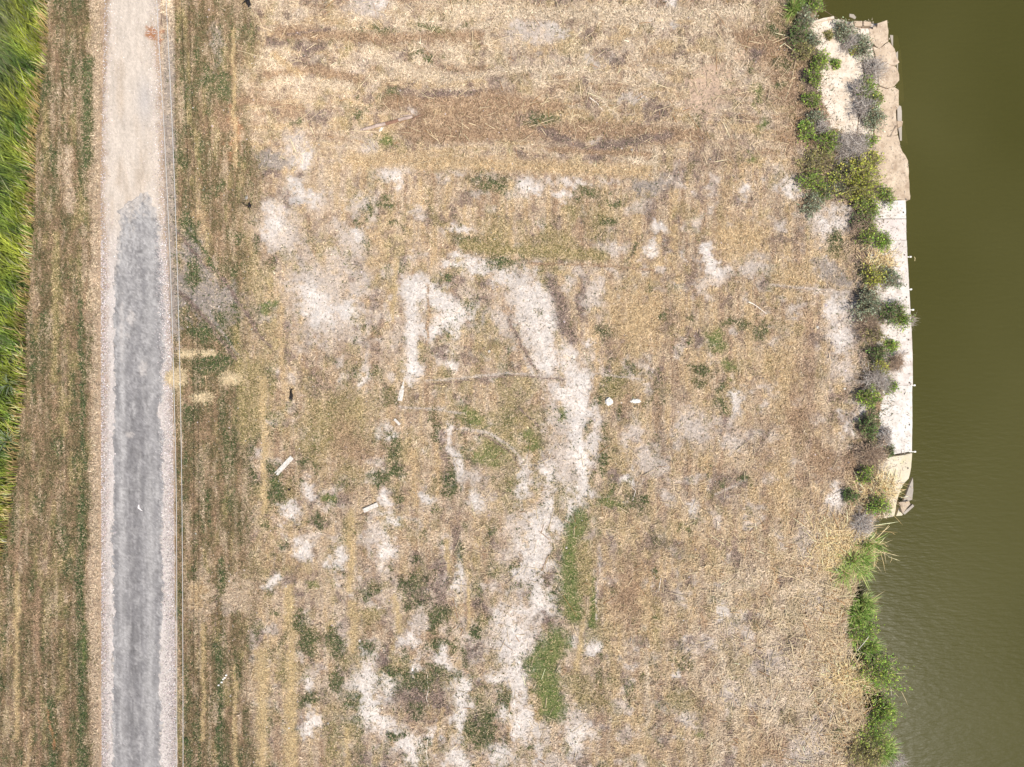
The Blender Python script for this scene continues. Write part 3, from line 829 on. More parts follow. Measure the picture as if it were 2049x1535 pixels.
def pebbles(n, seed):
    g = np.random.default_rng(seed)
    Y = g.uniform(-100, 1640, n)
    l = np.interp(Y, [0, 380, 900, 1535], [209, 202, 203, 204]); r = np.interp(Y, [0, 50, 380, 720, 1535], [322, 320, 330, 345, 354])
    side = g.random(n)
    X = np.where(side < .38, l + np.abs(g.normal(0, 9, n)), np.where(side < .86, r - np.abs(g.normal(0, 13, n)), g.uniform(l, r)))
    keep = (g.random(n) < np.where(Y < 480, .35, 1.0)) & (X > l) & (X < r)
    X, Y = X[keep], Y[keep]
    # pale stones scattered in the field
    m = 9000
    X2 = g.uniform(370, 1740, m); Y2 = g.uniform(-100, 1640, m)
    onq = X2 > np.interp(Y2, Q_Y, Q_X)
    X2 = np.where(onq & (g.random(m) < .8), X2 - 420, X2)
    X = np.concatenate([X, X2]); Y = np.concatenate([Y, Y2])
    z = np.concatenate([np.full(len(X) - m, .055), surf_z(X2, Y2) + .01])
    n = len(X)
    r_ = np.concatenate([g.uniform(.012, .034, n - m), .014 * np.exp(np.abs(g.normal(0, .55, m)))])
    oct_ = np.array([(1, 0, 0), (0, 1, 0), (-1, 0, 0), (0, -1, 0), (0, 0, .7)])
    P = np.stack([wx(X), wy(Y), z], -1)
    jit = g.uniform(.6, 1.35, (n, 5, 1))
    a = g.uniform(0, 6.28, n)
    ca, sa = np.cos(a)[:, None], np.sin(a)[:, None]
    q = oct_[None] * jit * r_[:, None, None]
    q = np.stack([q[..., 0] * ca - q[..., 1] * sa, q[..., 0] * sa + q[..., 1] * ca, q[..., 2]], -1)
    V = (P[:, None] + q).reshape(-1, 3)
    b = (np.arange(n) * 5)[:, None, None]
    f = (np.array([(0, 1, 4), (1, 2, 4), (2, 3, 4), (3, 0, 4)])[None] + b).reshape(-1, 3)
    br = np.exp(g.normal(-.05, .32, n))[:, None]
    c = np.clip(lin((222, 208, 202)) * K * br * (1 + g.normal(0, .03, (n, 3))), .03, .8)
    return V, f, np.repeat(c, 5, 0)


V, f, c = pebbles(34000, 203)
o = link(bpy.data.objects.new("loose_gravel", np_mesh("loose_gravel", V, f, M_STONE, c)))
tag(o, "loose pale gravel along the road shoulders and across the lot", "gravel", kind="stuff")


def tall_grass():
    """the uncut reed and grass bank along the left edge"""
    g = np.random.default_rng(204)
    n = 60000
    Y = g.uniform(-160, 1190, n)
    ex = np.interp(Y, [-160, 0, 100, 160, 220, 300, 400, 520, 600, 680, 800, 880, 950, 1020, 1110, 1200],
                   [110, 100, 92, 86, 80, 72, 66, 63, 58, 52, 46, 40, 30, 22, 4, -20]) + 5 * fbm(Y / 22, Y * 0, 140, 3)
    X = g.uniform(-170, 115, n)
    edge = ex - X
    cl = fbm(X / 20, Y / 30, 141, 3)
    keep = (edge > 0) & (cl > -0.5 + .3 * (edge < 25)* -1 + .25 * (edge > 50))
    X, Y, edge, cl = X[keep], Y[keep], edge[keep], cl[keep]
    n = len(X)
    hgt = (0.45 + 0.5 * sstep(0, 30, edge)) * np.exp(g.normal(0, .25, n)) * (1 + .3 * cl)
    # bent by a steady breeze toward the upper left
    a0 = R_(143) + g.normal(0, .48, n) + .35 * fbm(X / 60, Y / 70, 142, 2)
    lean = g.uniform(.5, .95, n)
    hue = fbm(X / 26, Y / 36, 143, 3)
    yel = lin((150, 156, 58)); gr = lin((108, 136, 56)); dk = lin((70, 92, 46)); gry = lin((148, 146, 112))
    t = np.clip(hue * .7 + .5, 0, 1)[:, None]
    c = gr * (1 - t) + yel * t
    w = (hue < -.35)[:, None] * .6
    c = c * (1 - w) + dk * w
    back = (sstep(34, 75, edge + 14 * cl) * .75)[:, None]
    c = c * (1 - back) + (dk * .6 + gry * .4) * back
    deadm = (g.random(n) < .1)[:, None]
    c = np.where(deadm, gry, c)
    rim = ((edge < 9) & (g.random(n) < .6))[:, None]
    c = np.where(rim, lin((206, 176, 120)), c)
    c = np.clip(c * np.exp(g.normal(0, .3, n) + .55 * fbm(X / 11, Y / 16, 144, 2))[:, None] * .88, .01, .7)
    z0 = ground_z(X, Y)
    b = np.stack([wx(X), wy(Y), z0], -1)
    d = np.stack([np.cos(a0), np.sin(a0), 0 * a0], -1)
    s = np.stack([-np.sin(a0), np.cos(a0), 0 * a0], -1) * (g.uniform(.009, .022, n))[:, None]
    up = np.array([0, 0, 1.])
    m = b + up * (hgt * .62)[:, None] + d * (hgt * .30 * lean)[:, None]
    tp = b + up * (hgt * (.95 - .45 * (lean - .5)))[:, None] + d * (hgt * .95 * lean)[:, None]
    V = np.stack([b - s, b + s, m + s * .9, m - s * .9, tp], 1).reshape(-1, 3)
    i = (np.arange(n) * 5)[:, None]
    f = np.concatenate([i + np.array([[0, 1, 2]]), i + np.array([[0, 2, 3]]), i + np.array([[3, 2, 4]])])
    return V, f, np.repeat(c, 5, 0)


V, f, c = tall_grass()
o = link(bpy.data.objects.new("tall_grass", np_mesh("tall_grass", V, f, M_GREEN, c)))
tag(o, "uncut bright green tall grass leaning along the left edge", "grass", kind="stuff")


def canes():
    """long broken canes tangled along the bank and the top of the lot"""
    g = np.random.default_rng(205)
    n = 9000
    X = np.concatenate([g.normal(0, 48, 5200), g.uniform(520, 1600, 1500)])
    Y = np.concatenate([g.uniform(1030, 1660, 5200), g.uniform(-120, 330, 1500)])
    X[:5200] = np.interp(Y[:5200], E_Y, E_X) - 10 + 13 * fbm(Y[:5200] / 28, Y[:5200] * 0 + 3.3, 9, 3) - np.abs(X[:5200])
    X[:1300] -= g.uniform(0, 260, 1300)
    # handful across the rest
    k = 800
    X = np.concatenate([X, g.uniform(900, 1690, k)]); Y = np.concatenate([Y, g.uniform(900, 1640, k)])
    n = len(X)
    ang = g.uniform(0, np.pi, n)
    L = np.exp(g.normal(-.75, .4, n)); w = g.uniform(.008, .02, n)
    z = surf_z(X, Y)
    a = np.stack([wx(X), wy(Y), z + .03], -1)
    d = np.stack([np.cos(ang), np.sin(ang), g.uniform(.02, .22, n)], -1) * L[:, None]
    t = a + d
    s = np.stack([-np.sin(ang), np.cos(ang), 0 * ang], -1) * w[:, None]
    up = np.array([0, 0, 1.]) * w[:, None]
    V = np.stack([a - s, a + s, a + up, t - s * .6, t + s * .6, t + up * .6], 1).reshape(-1, 3)
    i = (np.arange(n) * 6)[:, None]
    f = np.concatenate([i + np.array([[0, 3, 5, 2]]), i + np.array([[2, 5, 4, 1]])])
    c = lin((238, 214, 174)) * K * np.exp(g.normal(0, .18, n))[:, None] * 1.05
    rb = (g.random(n) < .12)[:, None]
    c = np.where(rb, lin((196, 150, 104)) * K, c)
    return V, f, np.repeat(np.clip(c, .02, .82), 6, 0)


V, f, c = canes()
o = link(bpy.data.objects.new("cane_litter", np_mesh("cane_litter", V, f, M_STRAW, c)))
tag(o, "long broken dry canes tangled near the bank and the top edge", "reeds", kind="stuff")

# ------------------------------------------------------------------ concrete
M_CREAM = mat_concrete("cream_concrete", (200, 186, 168), (220, 207, 191), .8, (180, 158, 134))
M_TAN = mat_concrete("tan_concrete", (178, 158, 135), (202, 183, 160), .76, (148, 127, 107))
M_WHITE = mat_concrete("white_concrete", (198, 191, 182), (214, 209, 202), .86, (182, 170, 158))
M_PINK = mat_concrete("pinkish_concrete", (194, 182, 174), (204, 194, 186), .86)
M_CAP = mat_concrete("weathered_concrete", (192, 182, 173), (212, 204, 196), .8, (168, 154, 143))
M_LICHEN = mat_concrete("stained_concrete", (194, 181, 156), (206, 194, 174), .82, (192, 186, 140))
M_GREY = mat_concrete("grey_concrete", (150, 140, 128), (166, 156, 144), .8)
M_METAL = mat_plain("rusted_iron", (96, 84, 74), (120, 110, 100), 20, .7, .4)
M_PIPE = mat_plain("white_pipe", (220, 216, 206), (236, 232, 224), 12, .6, .3)


def slab(name, poly, z, thick, mat, parent=None, tilt=(0, 0), jit=1.0, seed=1, chamfer=.018, bottom=None):
    """a broken plate of concrete: uneven outline, chipped rim, real thickness"""
    g = np.random.default_rng(seed)
    pts = []
    for (a, b) in zip(poly, poly[1:] + poly[:1]):
        L = math.hypot(b[0] - a[0], b[1] - a[1])
        k = max(1, int(L / 7))
        for i in range(k):
            t = i / k
            j = jit * (1 if i else .35)
            pts.append((a[0] + (b[0] - a[0]) * t + g.normal(0, j * .55), a[1] + (b[1] - a[1]) * t + g.normal(0, j * .55)))
    area = sum(p[0] * q[1] - q[0] * p[1] for p, q in zip(pts, pts[1:] + pts[:1]))
    if area > 0: pts.reverse()          # image y points down
    cx = sum(p[0] for p in pts) / len(pts); cy = sum(p[1] for p in pts) / len(pts)
    w = [at(p[0], p[1], z) for p in pts]
    c = at(cx, cy, z)
    def zz(p): return z + (p.x - c.x) * tilt[0] + (p.y - c.y) * tilt[1]
    n = len(w)
    vs = []
    for p in w:
        q = p + (c - p).normalized() * chamfer
        vs.append((q.x, q.y, zz(q)))
    for p in w: vs.append((p.x, p.y, zz(p) - chamfer * .9 - abs(g.normal(0, .006))))
    for p in w:
        q = p + (c - p).normalized() * .01
        vs.append((q.x + g.normal(0, .008), q.y + g.normal(0, .008), zz(q) - thick))
    fs = [tuple(range(n))]
    for r in (0, 1):
        for i in range(n):
            j = (i + 1) % n
            fs.append((r * n + i, (r + 1) * n + i, (r + 1) * n + j, r * n + j))
    fs.append(tuple(reversed(range(2 * n, 3 * n))))
    m = MB(); m.add(vs, fs)
    return m.obj(name, mat, parent)


plat = empty("concrete_platform", at(1720, 200, 0))
tag(plat, "cracked cream concrete platform corner jutting into the water at the top", "platform")
def rel(o, p):
    o.parent = p
    o.matrix_parent_inverse = p.matrix_world.inverted() if False else __import__("mathutils").Matrix.Translation(-Vector(p.location))
    return o
PL = [
    ([(1614, 48), (1640, 41), (1668, 39), (1700, 52), (1722, 60), (1723, 105), (1730, 150), (1722, 182), (1716, 262), (1690, 272), (1655, 256), (1636, 200), (1630, 120), (1622, 80)], .12, M_CREAM, "pale cream main slab"),
    ([(1668, 38), (1692, 41), (1693, 50), (1700, 51), (1708, 41), (1709, 54), (1722, 58), (1700, 50), (1690, 49)], .10, M_CREAM, None),
    ([(1722, 58), (1738, 56), (1741, 80), (1746, 92), (1750, 114), (1756, 130), (1757, 170), (1746, 200), (1748, 272), (1718, 266), (1724, 182), (1732, 150), (1725, 105)], .105, M_CREAM, None),
    ([(1757, 46), (1766, 43), (1776, 39), (1779, 62), (1778, 82), (1760, 96), (1741, 82), (1739, 56), (1752, 60)], .13, M_TAN, None),
    ([(1760, 97), (1779, 83), (1791, 97), (1794, 112), (1800, 124), (1793, 131), (1780, 128), (1752, 116), (1747, 93)], .125, M_TAN, None),
    ([(1780, 129), (1793, 133), (1800, 148), (1800, 160), (1790, 172), (1775, 176), (1760, 170), (1757, 130), (1753, 118)], .13, M_TAN, None),
    ([(1775, 178), (1790, 174), (1799, 180), (1800, 212), (1793, 220), (1795, 245), (1797, 268), (1770, 274), (1750, 271), (1748, 202), (1758, 172)], .11, M_TAN, None),
    ([(1716, 268), (1748, 275), (1797, 270), (1804, 298), (1812, 310), (1818, 322), (1820, 360), (1822, 399), (1785, 399), (1740, 397), (1716, 340)], .105, M_TAN, None),
]
for i, (poly, z, m, lab) in enumerate(PL):
    o = slab("slab", poly, z, 1.3 if i != 1 else .6, m, None, jit=1.2, seed=300 + i, tilt=(0.004 * (i % 3 - 1), 0.003))
    rel(o, plat)
    if lab: o["label"] = lab

BLK = [
    ([(1709, 41), (1726, 41.5), (1726, 52), (1711, 52)], .13, "tan squared block at the platform's top edge, left of its pair"),
    ([(1728, 41.5), (1744, 43), (1745, 51), (1728.5, 51)], .12, "tan squared block at the platform's top edge, right of its pair"),
    ([(1747, 53), (1754, 52), (1755.5, 58), (1753, 66), (1747, 67)], .14, "small rounded tan block wedged upright beside the top right slab"),
    ([(1616, 45), (1641, 37.5), (1669, 31.5), (1670.5, 36), (1645, 41), (1622, 48)], .30, "long narrow whitish coping bar leaning on the platform's upper left edge"),
    ([(1700, 27), (1709, 28), (1714, 34), (1712, 38), (1700, 33)], WATER_Z + .03, "pale block just awash off the platform's top edge"),
]
for i, (poly, z, lab) in enumerate(BLK):
    o = slab("concrete_block", poly, z, .9 if i < 3 else .22, M_TAN if i < 3 else (M_CREAM if i == 3 else M_GREY), jit=.5, seed=330 + i)
    tag(o, lab, "block", "loose blocks along the platform's top edge" if i < 3 else None)

SUNK = [
    ([(1780, 70), (1797, 70), (1802, 92), (1794, 104), (1784, 90)], WATER_Z - .02, (-.14, .0), "upper greenish sunken slab beside the platform's right edge"),
    ([(1792, 106), (1803, 96), (1807, 150), (1811, 202), (1796, 203), (1797, 150)], WATER_Z - .02, (-.16, 0), "long narrow sunken slab along the platform's right edge"),
    ([(1793, 211), (1803, 212), (1822, 286), (1800, 281), (1794, 245)], WATER_Z + .0, (-.40, 0), "grey fallen slab dipping into the water below the broken edge"),
    ([(1795, 242), (1807, 242), (1806, 252), (1797, 254)], -.25, (.05, .1), "small tan chunk lodged between the broken edge and the fallen slab"),
]
for i, (poly, z, t, lab) in enumerate(SUNK):
    o = slab("fallen_slab", poly, z, .3, M_GREY if i < 3 else M_TAN, tilt=t, jit=.6, seed=350 + i)
    tag(o, lab, "slab")

quay = empty("sea_wall", at(1790, 700, 0))
tag(quay, "long straight whitish concrete sea wall between the bushes and the water", "wall")
QS = [
    ([(1738, 399), (1784, 401), (1813, 400), (1814, 437), (1740, 437)], .100, M_WHITE, "bright white wall cap below the platform"),
    ([(1740, 438), (1814, 438), (1814.5, 480), (1742, 480)], .098, M_PINK, "pinkish grey section"),
    ([(1742, 480.4), (1815, 480.3), (1818, 540), (1821, 590), (1825, 660), (1827, 720), (1827, 771), (1766, 771), (1756, 700), (1744, 600)], .102, M_CAP, None),
    ([(1766, 771.3), (1826, 771.3), (1826.5, 840), (1825.5, 903), (1780, 911), (1748, 908), (1758, 840)], .099, M_WHITE, None),
    ([(1755, 918), (1780, 915), (1826, 907), (1824, 935), (1819, 958), (1806, 972), (1800, 988), (1795, 1005), (1790, 1033), (1770, 1037), (1756, 985), (1754, 945)], .097, M_LICHEN, "yellow stained end section"),
]
for i, (poly, z, m, lab) in enumerate(QS):
    o = slab("wall_cap", poly, z, 1.5, m, jit=.25 if i < 4 else .5, seed=370 + i)
    rel(o, quay)
    if lab: o["label"] = lab
for X, Y in ((1808, 425), (1782, 421), (1810, 510), (1814, 595), (1818, 680), (1820, 766), (1820, 850), (1817, 937)):
    m = MB(); p = at(X, Y, .1)
    m.box((p.x, p.y, .104), .07, .085, .03, .1 * (X % 3))
    m.box((p.x, p.y, .128), .03, .035, .03, .6)
    rel(m.obj("anchor_plate", M_METAL), quay)
for X, Y in ((1824, 514), (1825, 579), (1829, 620), (1832, 771), (1833, 904)):
    m = MB(); p = at(X, Y, -.15)
    m.tube([(p.x - .55, p.y, -.15), (p.x - .10, p.y, -.15)], [.025, .025], 8)
    m.tube([(p.x - .11, p.y, -.15), (p.x - .01, p.y + .005, -.15)], [.05, .05], 8)
    rel(m.obj("tie_rod", M_PIPE), quay)

RUB = [
    ([(1828.5, 956), (1829, 982), (1826, 1000), (1820, 1002), (1806, 1003)], .02, .16, (-.12, -.05), M_GREY, "large grey triangular slab broken off the sea wall's lower end"),
    ([(1800, 1005.5), (1820, 1002.5), (1822, 1009), (1815, 1016), (1806, 1028)], .20, .16, (.12, -.14), M_TAN, "pale tan wedge slab resting below the triangular slab"),
    ([(1827, 1009), (1830, 1013), (1811, 1030), (1807, 1027)], -.15, .18, (0, 0), M_GREY, "narrow grey concrete bar below the wedge slab"),
    ([(1793, 1033), (1800, 1016), (1807, 1030), (1806, 1032)], .03, .8, (0, 0), M_LICHEN, "small cream triangular piece at the sea wall's lowest corner"),
]
for i, (poly, z, th, t, m, lab) in enumerate(RUB):
    o = slab("broken_slab", poly, z, th, m, tilt=t, jit=.35, seed=390 + i)
    tag(o, lab, "slab", "pieces broken off the wall's lower end")

# ------------------------------------------------------------------ bushes and reeds
PAL = {
    'leafy': [(126, 150, 62), (150, 168, 70), (104, 132, 54)],
    'bright': [(130, 158, 64), (154, 174, 74), (106, 140, 58)],
    'yellow': [(166, 170, 70), (182, 176, 84), (140, 152, 66)],
    'dark': [(92, 118, 62), (112, 134, 72), (80, 100, 58)],
    'sage': [(136, 146, 118), (156, 162, 138), (118, 130, 102)],
    'olive': [(142, 138, 84), (160, 148, 98), (120, 122, 74)],
    'dead': [(158, 148, 138), (180, 170, 160), (132, 120, 112)],
    'brown': [(146, 126, 106), (166, 144, 122), (120, 104, 90)],
    'reed': [(132, 156, 78), (156, 172, 98), (108, 136, 66)],
    'straw': [(214, 188, 138), (230, 206, 160), (190, 162, 112)],
}


def shoots(g, n, r, h, lean=(0, 0), flat=.35):
    """n curved shoots from a small root patch: base, mid and tip"""
    a = g.uniform(0, 2 * np.pi, n)
    rho = np.sqrt(g.uniform(0, 1, n))
    L = np.exp(g.normal(0, .18, n))
    ph = g.uniform(0, 6.28, 4)
    env = 1 + .22 * np.sin(2 * a + ph[0]) + .2 * np.sin(3 * a + ph[1]) + .16 * np.sin(5 * a + ph[2]) + .1 * np.sin(9 * a + ph[3])
    ox, oy = g.normal(0, .3 * r, (2, 5)); cl = g.integers(0, 5, n)
    tx = np.cos(a) * rho * r * L * env * .85 + ox[cl] + lean[0]; ty = np.sin(a) * rho * r * L * env * .85 + oy[cl] + lean[1]
    tz = h * (1 - flat * rho ** 2 * 1.6) * g.uniform(.45, 1.05, n) * (.7 + .12 * cl)
    tz = np.maximum(tz, .06)
    b = np.stack([g.normal(0, .1 * r, n) + .15 * tx + .6 * ox[cl], g.normal(0, .1 * r, n) + .15 * ty + .6 * oy[cl], np.full(n, -.06)], -1)
    t = np.stack([tx, ty, tz], -1)
    m = b * .5 + t * .5
    m[:, 2] = tz * .68
    return b, m, t


def ribbons(b, m, t, w, c):
    """thin three-sided twigs along b-m-t"""
    n = len(b)
    d = t - b
    s = np.stack([-d[:, 1], d[:, 0], 0 * d[:, 0]], -1)
    s /= np.linalg.norm(s, axis=1)[:, None] + 1e-6
    s *= w[:, None]
    up = np.array([0, 0, 1.]) * w[:, None]
    V = np.stack([b - s, b + s, b + up, m - s * .7, m + s * .7, m + up * .7, t], 1).reshape(-1, 3)
    i = (np.arange(n) * 7)[:, None]
    f = np.concatenate([i + np.array([[0, 1, 4]]), i + np.array([[0, 4, 3]]), i + np.array([[1, 2, 5]]), i + np.array([[1, 5, 4]]),
                        i + np.array([[2, 0, 3]]), i + np.array([[2, 3, 5]]), i + np.array([[3, 4, 6]]), i + np.array([[4, 5, 6]]), i + np.array([[5, 3, 6]])])
    return V, f, np.repeat(c, 7, 0)


def bush(name, X, Y, rpx, h, kind, label, cat="bush", group=None, seed=0, lean=(0, 0), sx=1.0):
    g = np.random.default_rng(seed)
    r = rpx * S * (1.5 if group == GB else 1.15)
    if group == GB and X > 1700: X += 5
    z = float(surf_z(np.array([float(X)]), np.array([float(Y)]))[0])
    z = max(z, -.3)
    root = empty(name, at(X, Y, z + h * .4) - Vector((0, 0, h * .4)))
    tag(root, label, cat, group)
    pal = lin(np.array(PAL[kind])) * (1.0 if kind == 'straw' else 1.5 if group == GB else 1.35)
    ns = int(40 + 260 * r)
    b, m, t = shoots(g, ns, r, h, lean)
    if kind in ('reed', 'straw'):
        n = int(150 + 620 * r)
        b, m, t = shoots(g, n, r * 1.05, h, lean, .5)
        if kind == 'straw':
            k_ = g.normal(0, .5 * r, (n, 2)) * np.array([1.25, .8])
            b[:, :2] += k_; m[:, :2] += k_; t[:, :2] += k_; t[:, 2] *= .5; m[:, 2] *= .55
        ds = np.stack([-(t - b)[:, 1], (t - b)[:, 0], 0 * t[:, 0]], -1)
        ds = ds / (np.linalg.norm(ds, axis=1)[:, None] + 1e-6) * g.uniform(.007, .017, n)[:, None] * (.8 if kind == 'straw' else 1)
        V = np.stack([b - ds, b + ds, m + ds, m - ds, t], 1).reshape(-1, 3)
        i = (np.arange(n) * 5)[:, None]
        f = np.concatenate([i + np.array([[0, 1, 2]]), i + np.array([[0, 2, 3]]), i + np.array([[3, 2, 4]])])
        c = pal[g.integers(0, 3, n)] * np.exp(g.normal(0, .2, n))[:, None]
        dead = (g.random(n) < (.16 if kind == 'reed' else 0))[:, None]
        c = np.where(dead, lin((214, 190, 146)) * .8, c)
        V[:, 0] *= sx
        link(bpy.data.objects.new("blades", np_mesh("blades", V, f, M_GREEN if kind == 'reed' else M_STRAW, np.clip(np.repeat(c, 5, 0), .01, .8))), root)["kind"] = "stuff"
        return root
    woody = kind in ('dead', 'brown')
    # twigs, with side twigs
    k = 5 if woody else 2
    tb = [b]; tm = [m]; tt = [t]
    for _ in range(k):
        u = g.uniform(.35, .9, (ns, 1))
        p = m * (1 - u) + t * u
        q = p + g.normal(0, .13 + .1 * r, (ns, 3)) * np.array([1, 1, .6]) + (t - b) * .12
        tb.append(p); tm.append(p * .5 + q * .5 + g.normal(0, .015, (ns, 3))); tt.append(q)
    tb, tm, tt = np.concatenate(tb), np.concatenate(tm), np.concatenate(tt)
    w = np.concatenate([g.uniform(.006, .013, ns), g.uniform(.004, .008, len(tb) - ns)])
    tp = pal if woody else lin(np.array([(150, 134, 112), (128, 112, 92), (168, 152, 130)])) * .75
    c = tp[g.integers(0, 3, len(tb))] * np.exp(g.normal(0, .2, len(tb)))[:, None]
    V, f, cc = ribbons(tb, tm, tt, w, np.clip(c, .01, .75))
    V[:, 0] *= sx
    link(bpy.data.objects.new("twigs", np_mesh("twigs", V, f, M_TWIG, cc)), root)["kind"] = "stuff"
    nl = int((120 if woody else 900) * (r + .18) ** 2 * (1.0 if not woody else 1)) + (40 if woody else 160)
    nl = min(int(nl * 1.5), 4200)
    si = g.integers(0, ns, nl)
    u = np.sqrt(g.uniform(.12, 1, (nl, 1)))
    p = b[si] * (1 - u) ** 2 + 2 * m[si] * u * (1 - u) + t[si] * u ** 2
    p = p + g.normal(0, .05, (nl, 3)) * np.array([1, 1, .7])
    p[:, 2] = np.maximum(p[:, 2], .02)
    d = (t - m)[si]
    d = d / (np.linalg.norm(d, axis=1)[:, None] + 1e-6) + g.normal(0, .55, (nl, 3))
    d /= np.linalg.norm(d, axis=1)[:, None]
    s = np.cross(d, np.array([0, 0, 1.]) + g.normal(0, .5, (nl, 3)))
    s /= np.linalg.norm(s, axis=1)[:, None] + 1e-6
    L = g.uniform(.05, .12, (nl, 1)); wd = L * g.uniform(.22, .42, (nl, 1))
    V = np.stack([p, p + d * L * .45 + s * wd, p + d * L, p + d * L * .45 - s * wd], 1).reshape(-1, 3)
    f = np.arange(nl * 4).reshape(nl, 4)
    sc = pal[g.integers(0, 3, ns)] * np.exp(g.normal(0, .16, ns))[:, None]
    c = sc[si] * np.exp(g.normal(0, .2, nl))[:, None]
    if not woody:
        dr = (g.random(nl) < .07)[:, None]
        c = np.where(dr, lin((190, 168, 126)) * .75, c)
    V[:, 0] *= sx
    link(bpy.data.objects.new("foliage", np_mesh("foliage", V, f, M_GREEN, np.clip(np.repeat(c, 4, 0), .01, .75))), root)["kind"] = "stuff"
    return root


